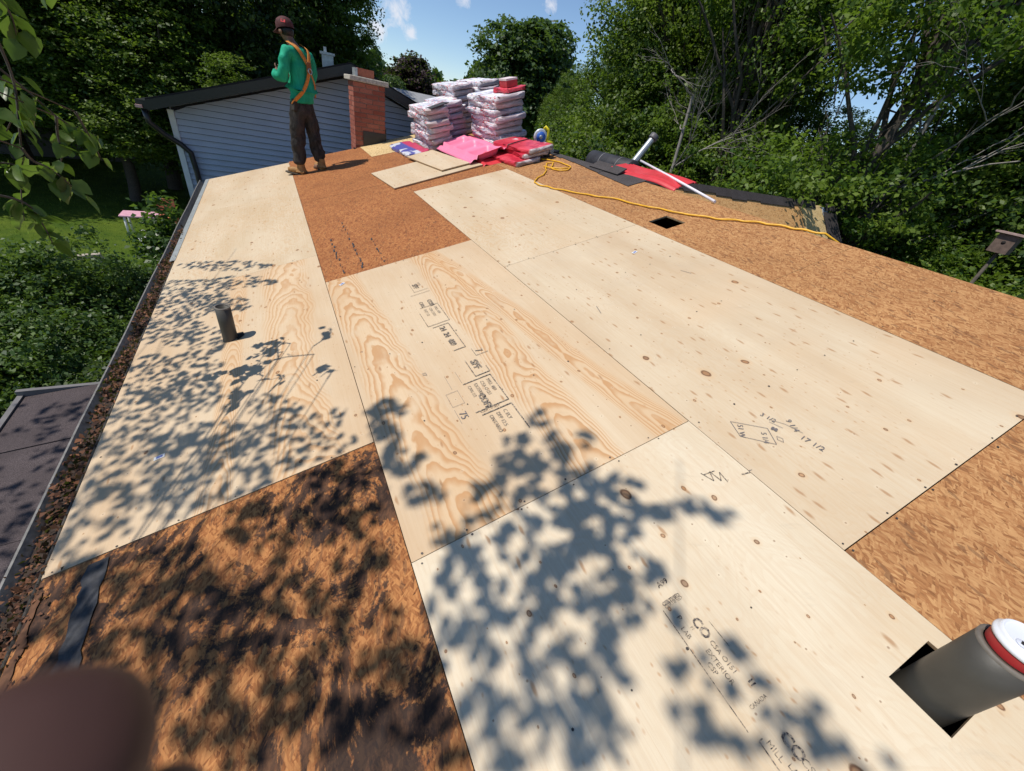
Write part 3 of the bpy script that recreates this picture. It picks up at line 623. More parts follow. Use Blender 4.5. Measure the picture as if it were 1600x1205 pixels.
for sgn, xe in ((-1, -.74), (1, 6.0)):
    # roof slab, rake fascia and soffit
    b = MB(); P = []
    for y in (NY - .34, 17.6):
        P += [(RX, y, RZ + .055), (xe, y, roofz(xe) + .055), (xe, y, roofz(xe) + .03), (RX, y, RZ + .03)]
    b.quadset(P, [(0, 1, 2, 3), (7, 6, 5, 4), (0, 4, 5, 1), (1, 5, 6, 2), (2, 6, 7, 3)]); nbp('roof', b, MAT['nroof'])
    b = MB(); P = []
    for y in (NY - .345, NY - .31):
        P += [(RX, y, RZ + .028), (xe, y, roofz(xe) + .028), (xe, y, roofz(xe) - .115), (RX, y, RZ - .115)]
    b.quadset(P, [(0, 1, 2, 3), (7, 6, 5, 4), (0, 4, 5, 1), (1, 5, 6, 2), (2, 6, 7, 3)]); nbp('rake_fascia', b, MAT['black'])
    b = MB(); b.quadset([(RX, NY - .31, RZ - .12), (xe, NY - .31, roofz(xe) - .12), (xe, NY, roofz(xe) - .12), (RX, NY, RZ - .12)], [(0, 1, 2, 3)]); nbp('soffit', b, MAT['siding'])
b = MB(); b.box(-.88, -.74, NY - .33, 17.5, roofz(-.74) - .10, roofz(-.74) + .02); nbp('gutter', b, MAT['black'])
b = MB(); b.box(-.89, -.80, NY - .36, NY - .33, roofz(-.8) - .07, roofz(-.8) - .03); nbp('gutter_cap', b, simple('fresh_pink_paint', (.62, .38, .34)))
b = MB(); b.tube([(-.81, NY - .25, .70), (-.80, NY - .25, .52), (-.66, NY - .16, .36), (-.47, NY - .09, .22), (-.36, NY - .075, .10), (-.34, NY - .075, -.2), (-.34, NY - .075, -1.6), (-.34, NY - .075, GROUND)], .045, 10); nbp('downspout', b, MAT['black'])
b = MB(); b.box(1.96, 2.16, 9.6, 9.85, 1.5, 1.98); b.box(1.93, 2.19, 9.57, 9.88, 1.982, 2.02); b.box(2.0, 2.05, 9.7, 9.75, 2.022, 2.10); nbp('metal_vent', b, MAT['galv'])

# ================================================================== LOOSE BOARDS
def quad_board(name, pts, h0, th, mat, label, group=None):
    c = sum((Vector(p) for p in pts), Vector((0, 0))) / len(pts)
    M = D @ Matrix.Translation((c.x, c.y, h0))
    b = MB(); prism(b, [(p[0] - c.x, p[1] - c.y) for p in pts], 0, th)
    o = b.build(name, mat, None, M); o.data.materials.append(MAT['edge'])
    for p in o.data.polygons:
        if abs(p.normal.z) < .5: p.material_index = 1
    tag(o, label, 'board', group); return o
quad_board('loose_plywood_board', [(2.20, 5.51), (2.28, 4.50), (3.50, 4.62), (3.42, 5.66)], .004, .014, MAT['ply'], 'larger loose plywood offcut lying flat on the reddish OSB')
quad_board('loose_plywood_board', [(2.83, 5.93), (2.97, 4.72), (3.38, 4.76), (3.26, 6.03)], .026, .014, MAT['ply'], 'smaller plywood offcut resting on top of the larger loose one')

# ================================================================== SHINGLE BUNDLES
def wrap_mat(name, pinky):
    m = NT(name, .48, .35); co = m.co(4.0); g = m.co(0); s = m.n('SeparateXYZ'); m.L.new(g, s.inputs[0])
    wr = m.noise(m.sc(co, 6, 3, 30, 0), 1.0, 5, .6, 1.5)
    big = m.noise(m.sc(co, 3, 5, 14), 1.0, 3, .6, 1)
    c = m.mix(m.rng(big, .38, .62), (.68, .68, .73), (.90, .90, .92))
    c = m.mix(m.rng(wr, .40, .50, .6, 0), c, (.22, .20, .25))
    # red print: blocks of marks along the long sides
    br = m.n('TexBrick'); m.L.new(m.sc(co, 1, 1, 1), br.inputs['Vector'])
    mk = m.vor(m.sc(co, 30, 30, 80), 1.0); cs = m.n('SeparateColor'); m.L.new(mk.outputs['Color'], cs.inputs[0])
    ban = m.rng(m.noise(m.sc(co, .1, 4, .1), 1.0, 1), .50, .55)
    red = m.math('MULTIPLY', m.math('GREATER_THAN', cs.outputs[0], .80), ban)
    c = m.mix(m.math('MULTIPLY', red, .85), c, (.60, .045, .06))
    blue = m.math('MULTIPLY', m.math('GREATER_THAN', cs.outputs[1], .86), m.math('SUBTRACT', 1.0, ban))
    c = m.mix(m.math('MULTIPLY', blue, .6), c, (.14, .15, .40))
    # a red line along each long edge
    az = m.math('ABSOLUTE', s.outputs[2]); ln = m.math('MULTIPLY', m.math('GREATER_THAN', az, .026), m.math('LESS_THAN', az, .031)); c = m.mix(m.math('MULTIPLY', ln, .55), c, (.6, .06, .08))
    # shingle edges showing pinkish through the stretched ends
    ay = m.math('ABSOLUTE', s.outputs[1]); end = m.rng(m.math('ADD', ay, m.math('MULTIPLY', m.math('SUBTRACT', wr, .5), .06)), .445, .475)
    lay = m.math('FRACT', m.math('MULTIPLY', s.outputs[2], 210)); ec = m.mix(m.rng(lay, .3, .7, 0, .3), pinky, tuple(x * .62 for x in pinky)); ec = m.mix(m.rng(wr, .5, .62, 0, .55), ec, (.72, .68, .72))
    c = m.mix(end, c, ec)
    m.col(c); m.bump(wr, .7, .012); return m.m
WR = [wrap_mat('shingle_wrap_a', (.47, .36, .35)), wrap_mat('shingle_wrap_b', (.42, .33, .36)), wrap_mat('shingle_wrap_c', (.42, .34, .36))]
def red_wrap():
    m = NT('red_shingle_wrap', .35, .5); co = m.co(4); wr = m.noise(m.sc(co, 6, 3, 20), 1.0, 5, .6, 1.2); b = m.noise(m.sc(co, 5, 2.2, 3), 1.0, 2)
    c = m.mix(m.rng(wr, .4, .6), (.50, .022, .045), (.72, .07, .10)); c = m.mix(m.rng(b, .60, .63), c, (.78, .72, .74))
    g = m.n('SeparateXYZ'); m.L.new(m.co(0), g.inputs[0]); ay = m.math('ABSOLUTE', g.outputs[1]); c = m.mix(m.rng(ay, .43, .46), c, m.mix(m.rng(wr, .4, .6), (.25, .19, .18), (.6, .55, .55)))
    m.col(c); m.bump(wr, .6, .01); return m.m
RW = red_wrap()
def blue_wrap():
    m = NT('blue_shingle_wrap', .35, .5); co = m.co(4); b = m.noise(m.sc(co, 4, 3, 3), 1.0, 2); s = m.n('SeparateXYZ'); m.L.new(m.co(0), s.inputs[0])
    c = m.mix(m.rng(b, .52, .56), (.10, .10, .36), (.62, .62, .68)); c = m.mix(m.rng(s.outputs[0], .02, .05), c, (.55, .05, .12)); m.col(c); m.bump(m.noise(co, 30, 4), .5, .01); return m.m
BW = blue_wrap()
def bundle_mesh(seed, Ln=1.0, Wd=.37, Th=.078, sag=.012):
    rr = random.Random(seed); ny, nk = 22, 20; V = []; F = []
    ph = [rr.uniform(0, 6.28) for _ in range(8)]
    for i in range(ny + 1):
        t = i / ny; y = (t - .5) * Ln; e = abs(t - .5) * 2
        pin = 1 - .16 * max(0, (e - .90) / .10) ** 1.6; wid = 1 - .10 * max(0, (e - .90) / .10) ** 2
        yb = y + .006 * math.sin(ph[0] + t * 20)
        for k in range(nk):
            a = 2 * math.pi * k / nk; ca, sa = math.cos(a), math.sin(a)
            x = math.copysign(abs(ca) ** .16, ca) * Wd/2 * wid; z = math.copysign(abs(sa) ** .20, sa) * Th/2 * pin
            wv = .005 * math.sin(ph[1] + 9 * t + 3 * a) + .004 * math.sin(ph[2] + 23 * t + 5 * a) + .003 * math.sin(ph[3] + 41 * t - 7 * a)
            z += wv * (1 if abs(sa) < .8 else .4) - sag * math.sin(math.pi * t) * .3 + sag * (rr.random() - .5) * .22; x += wv * 1.5 + (rr.random() - .5) * .004
            V.append((x, yb + (rr.random() - .5) * .004, z))
    for i in range(ny):
        for k in range(nk): F.append((i*nk + k, i*nk + (k+1) % nk, (i+1)*nk + (k+1) % nk, (i+1)*nk + k))
    c0 = len(V); V.append((0, -Ln/2 - .012, 0)); V.append((0, Ln/2 + .012, 0))
    for k in range(nk): F.append((c0, (k+1) % nk, k)); F.append((c0 + 1, ny*nk + k, ny*nk + (k+1) % nk))
    me = bpy.data.meshes.new('bundle'); me.from_pydata(V, [], F); me.polygons.foreach_set('use_smooth', [True] * len(F)); me.update(); return me
BM = []
for s_ in range(6):
    me = bundle_mesh(s_); me.materials.append(WR[s_ % 3]); BM.append(me)
ORD = ['bottom', 'second', 'third', 'fourth', 'fifth', 'sixth', 'seventh', 'eighth', 'ninth', 'tenth', 'eleventh']
def bundle(me, M, label, group='wrapped shingle bundles', cat='shingle bundle', name='shingle_bundle'):
    o = link(name, me, None, M); tag(o, label, cat, group); return o
TZ = .077
def stack(v, u, n, where, seed, yaw=0, w=.37, lean=0, tz=TZ):
    rr = random.Random(seed); base = W(v, u, 0); dn = Matrix.Rotation(-TH, 4, 'Y')
    for i in range(n):
        t = i / max(1, n - 1); M = Matrix.Translation(base) @ Matrix.Rotation(-TH * (1 - .45 * t), 4, 'Y') if False else Matrix.Translation(W(v + rr.uniform(-.022, .022) - lean * t, u + rr.uniform(-.04, .04), tz * (i + .5)))
        M = M @ Matrix.Rotation(-TH, 4, 'Y') @ Matrix.Rotation(R(yaw + rr.uniform(-4.5, 4.5)), 4, 'Z') @ Matrix.Rotation(R(rr.uniform(-1.2, 1.2)), 4, 'Y') @ Matrix.Scale(w / .37, 4, (1, 0, 0))
        lab = '%s shingle bundle of the %s' % (('topmost' if i == n - 1 else ORD[i] + (' from the bottom' if i else 'most')), where)
        if i == 0: lab = 'bottommost shingle bundle of the ' + where
        bundle(BM[rr.randrange(6)], M, lab)
stack(3.46, 6.56, 7, 'front left stack behind the pink baffle', 1, 1)
stack(3.86, 6.95, 7, 'short middle stack between the two front stacks', 2, -1)
stack(4.30, 5.82, 8, 'front right stack beside the saw', 3, 0, .46)
stack(4.20, 7.40, 9, 'tall rear stack nearest the brick chimney', 4, 0)
stack(4.62, 7.25, 9, 'tall rear stack behind the front right one', 5, 0)
# red bundle and red carton on top of the front right stack
topb = D @ Matrix.Translation((4.46, 5.62, TZ * 8 + .035)) @ Matrix.Rotation(R(8), 4, 'Z')
me = bundle_mesh(21, .42, .30, .05); me.materials.append(RW); bundle(me, topb, 'short red-wrapped bundle lying on top of the front right stack', None)
b = MB(); b.box(-.085, .085, -.12, .12, 0, .085); o = b.build('red_carton', simple('red_carton', (.48, .04, .05), .5, .2, 15), None, D @ Matrix.Translation((4.44, 5.60, TZ * 8 + .062)), .004); tag(o, 'small red carton with white lid topping the front right stack', 'box')
b = MB(); b.box(-.088, .088, -.123, .123, .078, .100); b.build('lid', simple('carton_lid', (.75, .62, .62), .5, .1, 20), o)
b = MB(); b.box(-.14, .16, -.10, .10, 0, .012); o = b.build('dark_shingle_offcut', MAT['felt'], None, D @ Matrix.Translation((3.50, 6.15, TZ * 7 + .008)) @ Matrix.Rotation(R(-6), 4, 'Y') @ Matrix.Rotation(R(10), 4, 'Z')); tag(o, 'black shingle offcut lying on the front left stack', 'shingle')
# single bundles at the foot of the stacks
me = bundle_mesh(31, 1.05, .36, .05); me.materials.append(BW); bundle(me, D @ Matrix.Translation((3.02, 6.52, .029)) @ Matrix.Rotation(R(2), 4, 'Z'), 'flat blue and white shingle bundle left of the stacks, nearest the loose boards', None)
me = bundle_mesh(32, 1.0, .36, .05); me.materials.append(BW); bundle(me, D @ Matrix.Translation((3.86, 6.02, .029)) @ Matrix.Rotation(R(-4), 4, 'Z'), 'blue and white shingle bundle between the stacks, behind the pink baffle', None)
RED = [((3.92, 4.66, .028), 4, 'lowest red-wrapped bundle, by the pink baffle'), ((4.12, 4.70, .080), -4, 'middle red-wrapped bundle of the low pile by the saw'), ((4.10, 4.66, .132), 6, 'top red-wrapped bundle of the low pile, tied with a strap')]
for i, (p, a, lb) in enumerate(RED):
    me = bundle_mesh(40 + i, .96, .36, .052); me.materials.append(RW); o = bundle(me, D @ Matrix.Translation(p) @ Matrix.Rotation(R(a), 4, 'Z'), lb, None)
b = MB(); b.tube([(-.19, .05, -.01), (-.18, .05, .028), (0, .06, .033), (.18, .07, .028), (.19, .07, -.01)], .006, 6); b.build('strap', MAT['black'], o)

# ================================================================== PINK RAFTER BAFFLES
def baffle(name, mat, M, label, Ln=1.25, Wd=.56, seed=0, droop=0.0, cells=3, depth=.085):
    rr = random.Random(seed); b = MB(); nx, ny = 24, 44; P = []; F = []
    for j in range(ny + 1):
        for i in range(nx + 1):
            x = i / nx - .5; y = j / ny - .5
            # two long ribs and square hollows between them
            rib = 1 / (1 + math.exp(-(abs(x) - .33) * 60)) - 1 / (1 + math.exp(-(abs(x) - .45) * 60))
            cx = abs(((y + .5) * cells) % 1 - .5); cell = (1 / (1 + math.exp(-(.36 - cx) * 40))) * (1 / (1 + math.exp(-(.24 - abs(x)) * 60)))
            z = .030 * rib + depth * (1 - cell) * (1 if abs(x) < .33 else .3) + droop * (y * y) * 2 + .012 * math.sin(y * 7 + seed) + .01 * x * math.sin(9 * y)
            P.append((x * Wd, y * Ln, z))
    for j in range(ny):
        for i in range(nx): a = j * (nx + 1) + i; F.append((a, a + 1, a + nx + 2, a + nx + 1))
    b.quadset(P, F, True); o = b.build(name, mat, None, M); so_ = o.modifiers.new('s', 'SOLIDIFY'); so_.thickness = .004; tag(o, label, 'insulation baffle'); return o
baffle('attic_baffle', MAT['pink'], D @ Matrix.Translation((3.66, 5.38, .028)) @ Matrix.Rotation(R(1.5), 4, 'Z') @ Matrix.Rotation(R(-5), 4, 'Y'), 'bright pink moulded attic baffle in front of the stacks', 1.30, .62, 1, .05)
baffle('attic_baffle', MAT['redplastic'], D @ Matrix.Translation((3.74, 5.02, .004)) @ Matrix.Rotation(R(-4), 4, 'Z'), 'red baffle edge showing under the bright pink one', .9, .46, 2, 0, 0, .01)
baffle('red_baffle', MAT['redplastic'], Matrix.Translation((4.43, 2.74, 1.352)) @ Matrix.Rotation(R(5), 4, 'Z') @ Matrix.Rotation(R(-14), 4, 'Y') @ Matrix.Rotation(R(1), 4, 'X'), 'red moulded baffle draped over the ridge beside the white pole', .92, .34, 3, .0, 0, .045)

# ================================================================== THINGS ON THE RIDGE
b = MB(); Mx = Matrix.Translation((4.52, 3.52, 1.345)) @ Matrix.Rotation(R(90), 4, 'X') @ Matrix.Rotation(R(4), 4, 'Y')
prof = [(.03, -.36), (.115, -.36), (.122, -.35), (.122, .35), (.115, .36), (.03, .36)]; b.lathe(prof, 28, Mx)
fr = b.build('felt_roll', simple('felt_roll_black', (.028, .027, .032), .6, .4, 9, bump=.2)); tag(fr, 'roll of black roofing felt lying behind the ridge', 'felt roll')
b = MB(); b.lathe([(.1235, -.13), (.1245, -.13), (.1245, -.118), (.1235, -.118)], 28, Mx); b.lathe([(.1235, .16), (.1245, .16), (.1245, .172), (.1235, .172)], 28, Mx); b.build('tape_band', simple('chalk_band', (.16, .155, .16)), fr)
# galvanised flashing with pipe, leaning
gp = tag(empty('vent_flashing', (4.60, 3.28, 1.40)), 'grey metal vent pipe with flashing leaning against the felt roll', 'vent pipe')
ax = Vector((.20, -.01, .31)).normalized(); Mz = ax.to_track_quat('Z', 'X').to_matrix().to_4x4()
b = MB(); b.lathe([(.036, 0), (.034, .30), (.034, .345)], 20, Mz); b.build('pipe', MAT['galv'], gp)
b = MB(); b.lathe([(.0, .346), (.048, .346), (.050, .352), (.050, .395), (.044, .402), (0, .404)], 20, Mz); b.build('cap', simple('pipe_cap', (.10, .095, .10), .5), gp)
b = MB(); b.lathe([(.075, -.02), (.06, .03), (.037, .06)], 20, Mz); b.box(-.11, .11, -.09, .09, -.035, -.025, Mz); b.build('flashing', MAT['galv'], gp)
b = MB(); a0 = W(4.43, 1.72, .020); a1 = Vector((4.72, 3.34, 1.475)); b.tube([a0, (a0 + a1) / 2 + Vector((0, 0, .004)), a1], .012, 10); po = b.build('white_pole', MAT['pole']); tag(po, 'thin white pole lying across the ridge over the red baffle', 'pole')

# circular saw standing behind the red bundles
saw = tag(empty('circular_saw', M=D @ Matrix.Translation((4.42, 4.70, .0)) @ Matrix.Rotation(R(-35), 4, 'Z')), 'circular saw with silver guard and yellow handle beside the red bundles', 'saw'); saw.scale = (.82, .82, .82)
Ms = Matrix.Translation((0, 0, .20)) @ Matrix.Rotation(R(90), 4, 'X') @ Matrix.Rotation(R(20), 4, 'Y')
b = MB(); b.lathe([(0, -.022), (.10, -.022), (.115, -.015), (.115, .015), (.10, .022), (0, .022)], 28, Ms); b.build('blade_guard', simple('cast_alloy', (.62, .64, .68), .35, .1, 9, metal=.3), saw)
b = MB(); b.lathe([(0, .0225), (.078, .0225), (.078, .028), (0, .030)], 24, Ms); b.build('blue_badge', simple('blue_badge', (.04, .13, .5), .4, .3, 30), saw)
b = MB(); b.lathe([(0, .0305), (.03, .0305), (.03, .034), (0, .034)], 16, Ms); b.build('arbor_nut', MAT['galv'], saw)
b = MB(); b.tube([(.09, .02, .12), (.125, .03, .20), (.13, .03, .28), (.09, .03, .33), (.06, .03, .30)], [.024, .026, .024, .022, .02], 10); b.tube([(.10, .03, .14), (.16, .04, .10), (.19, .04, .05)], [.03, .036, .034], 12); b.build('handle', simple('yellow_plastic', (.70, .60, .02), .4), saw)
b = MB(); b.tube([(.03, .03, .13), (.05, .13, .13)], [.05, .045], 14); b.build('motor', MAT['black'], saw)
b = MB(); b.box(-.16, .16, -.06, .08, .082, .086, Matrix.Rotation(R(12), 4, 'Y')); b.build('base_plate', MAT['galv'], saw)
ng = tag(empty('nail_gun', M=D @ Matrix.Translation((4.36, 4.30, .01)) @ Matrix.Rotation(R(20), 4, 'Z')), 'small black and grey tool lying at the end of the red bundles', 'nail gun')
b = MB(); b.tube([(0, 0, .05), (.0, .16, .06)], [.035, .028], 12); b.build('body', MAT['galv'], ng)
b = MB(); b.tube([(0, .05, .06), (.06, .0, .03), (.10, -.03, .02)], [.02, .02, .022], 10); b.build('handle', MAT['black'], ng)
b = MB(); b.lathe([(0, 0), (.045, 0), (.045, .045), (0, .045)], 16, Matrix.Translation((-.05, .06, .0))); b.build('coil', MAT['abs'], ng)

# yellow extension cord
cp = [(4.12, 4.30), (4.22, 4.12), (4.24, 3.86), (4.22, 3.66), (4.13, 3.57), (4.05, 3.62), (4.03, 3.76), (4.12, 3.90), (4.18, 3.98), (4.10, 4.0), (4.00, 3.85), (3.92, 3.72), (3.83, 3.62), (3.72, 3.56), (3.63, 3.46), (3.60, 3.36), (3.63, 3.20), (3.66, 3.06), (3.73, 2.84), (3.80, 2.63), (3.84, 2.52), (3.90, 2.41), (3.93, 2.20), (3.97, 2.04), (4.02, 1.90), (4.05, 1.75), (4.12, 1.60), (4.18, 1.45), (4.26, 1.33), (4.32, 1.23), (4.37, 1.12), (4.41, 1.00), (4.44, .90), (4.47, .80)]
def smooth_path(pts, sub=6):
    out = []
    for i in range(len(pts) - 1):
        p0, p1, p2, p3 = [Vector(pts[max(0, min(len(pts) - 1, k))]) for k in (i - 1, i, i + 1, i + 2)]
        for s in range(sub):
            t = s / sub; out.append(.5 * ((2*p1) + (p2 - p0)*t + (2*p0 - 5*p1 + 4*p2 - p3)*t*t + (3*p1 - p0 - 3*p2 + p3)*t**3))
    out.append(Vector(pts[-1])); return out
path = [W(p.x + .006 * math.sin(i * .8), p.y, .009 + .004 * abs(math.sin(i * .37))) for i, p in enumerate(smooth_path([(a, c, 0) for a, c in cp]))]
path += [Vector((4.36, .72, 1.30)), Vector((4.50, .62, 1.26))]
b = MB(); b.tube(path, .0075, 8); co_ = b.build('extension_cord', MAT['cord']); tag(co_, 'yellow extension cord snaking along the ridge OSB', 'cord')
b = MB(); q = [W(v, u, .018) for v, u in ((4.00, 3.90), (4.02, 3.78), (4.08, 3.66), (4.16, 3.60))]; b.tube(q, .0078, 8); b.build('cord_loop', MAT['cord'], co_)

# coffee cup in the big vent pipe
cup = tag(empty('coffee_cup', bp + Vector((0, 0, BPH - .086))), 'takeaway coffee cup with red sleeve and white lid set in the wide vent pipe', 'cup')
b = MB(); b.lathe([(0, 0), (.036, 0), (.047, .098)], 32); b.build('cup_body', simple('brown_paper_cup', (.32, .20, .11), .6), cup)
b = MB(); b.lathe([(.0480, .090), (.0512, .112)], 32); b.lathe([(.0482, .099), (.0505, .118)], 32); b.build('sleeve', simple('red_band', (.40, .022, .025), .45), cup)
b = MB(); b.lathe([(.0475, .113), (.0530, .115), (.0545, .119), (.0545, .124), (.0520, .1265), (.0505, .131), (.0485, .1365), (.0455, .1375), (.0440, .1345), (.0425, .1342), (.0, .1350)], 40); b.build('lid', simple('white_lid', (.74, .76, .82), .35, .04, 9, spec=.5), cup)
b = MB(); b.lathe([(0, .1345), (.0105, .1350), (.0110, .1362), (.009, .1374), (0, .1376)], 20, Matrix.Translation((-.028, .010, 0))); b.box(-.014, .012, -.006, .006, .1352, .1362, Matrix.Translation((.012, -.018, 0))); b.build('sip_tab', simple('lid_emboss', (.58, .60, .68), .4), cup)
b = MB(); b.box(-.006, .006, -.0035, .0035, .1378, .1382, Matrix.Translation((-.028, .010, 0))); b.build('sip_hole', MAT['dark'], cup)

# ================================================================== PERSON on the roof
def skin(name, joints, edges, mat, parent, sub=2, root=0):
    me = bpy.data.meshes.new(name); me.from_pydata([j[:3] for j in joints], edges, []); o = link(name, me, parent)
    me.materials.append(mat); s = o.modifiers.new('skin', 'SKIN'); s.use_smooth_shade = True; s.branch_smoothing = .6
    sv = me.skin_vertices[0].data
    for i, j in enumerate(joints): sv[i].radius = (j[3], j[4] if len(j) > 4 else j[3]); sv[i].use_root = (i == root)
    ss = o.modifiers.new('ss', 'SUBSURF'); ss.levels = sub; ss.render_levels = sub; return o
pz = .0
man = tag(empty('person', (1.40, 6.56, .425)), 'worker in green long-sleeved shirt, dark work trousers and cap, seen from behind', 'person')
man.rotation_euler = (0, 0, R(40)); man.scale = (1, 1, 1)     # local +y = facing: away and to the left
# local frame: feet about z 0, x right
FL = (-.12, .12, -.035); FR = (.12, -.10, .035)
skinm = simple('skin', (.22, .115, .07), .55)
shirt = NT('green_shirt', .75, .2); c_ = shirt.co(); n_ = shirt.noise(shirt.sc(c_, 7, 7, 2.6), 1.0, 4, .6, 1.2); shirt.col(shirt.mix(shirt.rng(n_, .35, .65), (.008, .24, .13), (.018, .36, .21))); shirt.bump(n_, .8, .03); shirt = shirt.m
trs = NT('work_trousers', .85, .15); c_ = trs.co(); n_ = trs.noise(trs.sc(c_, 12, 12, 5), 1.0, 5, .65, 1); trs.col(trs.mix(trs.rng(n_, .35, .65), (.020, .018, .017), (.066, .058, .052))); trs.bump(n_, .9, .03); trs = trs.m
boot = simple('tan_boot_leather', (.33, .17, .055), .7, .35, 25, bump=.3)
webb = simple('orange_webbing', (.55, .20, .03), .7, .2, 60)
body = skin('body', [(0, 0, .92, .13, .10), (0, -.02, 1.10, .125, .10), (0, -.01, 1.27, .15, .11), (0, .015, 1.41, .12, .085), (0, .06, 1.485, .06), (-.01, .11, 1.53, .056), (-.015, .135, 1.585, .080, .092), (-.015, .14, 1.66, .072, .085),
    (-.17, .01, 1.395, .06), (-.225, .02, 1.24, .047), (-.235, .06, 1.11, .042), (-.17, .22, 1.13, .034), (-.08, .31, 1.17, .028), (-.03, .36, 1.19, .026, .016),
    (.17, .0, 1.395, .06), (.225, .0, 1.24, .047), (.235, .05, 1.10, .042), (.16, .22, 1.12, .034), (.07, .31, 1.16, .028), (.03, .36, 1.18, .026, .016),
    (-.09, .0, .88, .09), (-.105, .05, .50, .058), (-.12, .03, .10, .042), (.09, -.01, .88, .09), (.105, -.03, .50, .058), (.12, -.13, .14, .042),
    (-.125, .06, .03, .035), (-.13, .17, .0, .034, .02), (.12, -.08, .09, .035), (.115, .02, .075, .034, .02)],
    [(0,1),(1,2),(2,3),(3,4),(4,5),(5,6),(6,7),(3,8),(8,9),(9,10),(10,11),(11,12),(12,13),(3,14),(14,15),(15,16),(16,17),(17,18),(18,19),(0,20),(20,21),(21,22),(0,23),(23,24),(24,25),(22,26),(26,27),(25,28),(28,29)], skinm, man)
# fingers on both hands
for s_, hx, hy, hz in ((-1, -.03, .36, 1.19), (1, .03, .36, 1.18)):
    for f_ in range(4):
        skin('finger', [(hx, hy, hz, .010), (hx - s_ * .03 , hy + .03 , hz + .022 - f_ * .016, .008), (hx - s_ * .055, hy + .025, hz + .015 - f_ * .016, .0075), (hx - s_ * .065, hy + .005, hz + .01 - f_ * .016, .007)], [(0,1),(1,2),(2,3)], skinm, body, 1)
    skin('thumb', [(hx, hy, hz + .01, .011), (hx, hy + .02, hz + .04, .009), (hx - s_ * .015, hy + .03, hz + .06, .008)], [(0,1),(1,2)], skinm, body, 1)
# face
b = MB(); b.lathe([(.0, -.018), (.012, -.010), (.010, .012), (.0, .028)], 10, Matrix.Translation((-.015, .230, 1.585))); b.build('nose', skinm, body)
for s_ in (-1, 1):
    b = MB(); b.lathe([(0, -.008), (.011, -.003), (.011, .003), (0, .008)], 10, Matrix.Translation((-.015 + s_ * .03, .213, 1.615)) @ Matrix.Rotation(R(90), 4, 'X')); b.build('eye', simple('eye', (.05, .04, .04), .3), body)
    b = MB(); b.lathe([(0, -.01), (.022, -.008), (.026, 0), (.018, .008), (0, .004)], 14, Matrix.Translation((-.015 + s_ * .083, .133, 1.59)) @ Matrix.Rotation(R(90), 4, 'Y')); b.build('ear', skinm, body)
b = MB(); b.box(-.04, .010, .219, .226, 1.545, 1.551); b.build('mouth', simple('lip', (.2, .07, .06)), body)
hair = skin('hair', [(-.012, .10, 1.535, .072, .060), (-.012, .115, 1.60, .086, .088), (-.014, .125, 1.66, .078, .084)], [(0,1),(1,2)], simple('black_hair', (.008, .007, .007), .5), man)
capm = simple('dark_red_cap', (.075, .022, .022), .8, .3, 30)
b = MB(); Mc = Matrix.Translation((-.015, .135, 1.625)) @ Matrix.Rotation(R(-14), 4, 'X') @ Matrix.Scale(1.08, 4, (0, 1, 0))
b.lathe([(.099, .0), (.102, .03), (.096, .065), (.075, .098), (.04, .117), (.0, .122)], 26, Mc)
cap = b.build('cap', capm, man)
b = MB(); P = []
for i in range(13):
    a = R(20 + i * 140 / 12); P += [(math.cos(a) * .098, math.sin(a) * .098, .006), (math.cos(a) * .105, math.sin(a) * .098 + .075 * math.sin(a) ** .7, -.006 - .016 * abs(math.cos(a)))]
b.quadset([Mc @ Vector(p) for p in P], [(2*i, 2*i+1, 2*i+3, 2*i+2) for i in range(12)], True); o = b.build('brim', capm, cap); m_ = o.modifiers.new('s', 'SOLIDIFY'); m_.thickness = .005
b = MB(); b.box(-.026, .026, -.004, .004, -.015, .015, Matrix.Translation((-.085, .085, 1.695)) @ Matrix.Rotation(R(122), 4, 'Z') @ Matrix.Rotation(R(25), 4, 'X')); b.build('cap_badge', simple('red_badge', (.62, .03, .04), .5), cap)
# shirt: torso with loose hem, sleeves
sh = skin('shirt', [(0, -.005, .84, .175, .128), (0, -.005, .90, .172, .128), (0, -.015, 1.02, .160, .122), (0, -.02, 1.15, .158, .128), (0, -.02, 1.28, .185, .132), (0, -.005, 1.40, .165, .112), (0, .03, 1.465, .078, .07),
    (-.165, .0, 1.405, .088, .082), (-.215, .01, 1.25, .074), (-.225, .05, 1.10, .066), (-.18, .22, 1.12, .052), (-.10, .30, 1.165, .042),
    (.165, -.01, 1.405, .088, .082), (.215, -.01, 1.25, .074), (.225, .04, 1.09, .066), (.17, .22, 1.11, .052), (.09, .30, 1.155, .042)],
    [(0,1),(1,2),(2,3),(3,4),(4,5),(5,6),(5,7),(7,8),(8,9),(9,10),(10,11),(5,12),(12,13),(13,14),(14,15),(15,16)], shirt, man, 2, 3)
tx = bpy.data.textures.new('folds', 'CLOUDS'); tx.noise_scale = .10
def folds(o, s): d = o.modifiers.new('d', 'DISPLACE'); d.texture = tx; d.strength = s; d.mid_level = .5; d.texture_coords = 'LOCAL'
folds(sh, .055)
tr_ = skin('trousers', [(0, 0, .98, .150, .118), (0, -.01, .84, .155, .125), (-.095, .01, .74, .104, .115), (-.11, .045, .50, .096, .102), (-.118, .035, .28, .086, .092), (-.12, .03, .10, .086, .09), (.09, -.02, .74, .104, .115), (.108, -.035, .50, .094, .10), (.115, -.09, .30, .084, .088), (.12, -.125, .14, .082, .084)],
    [(0,1),(1,2),(2,3),(3,4),(4,5),(1,6),(6,7),(7,8),(8,9)], trs, man, 2, 1)
folds(tr_, .07)
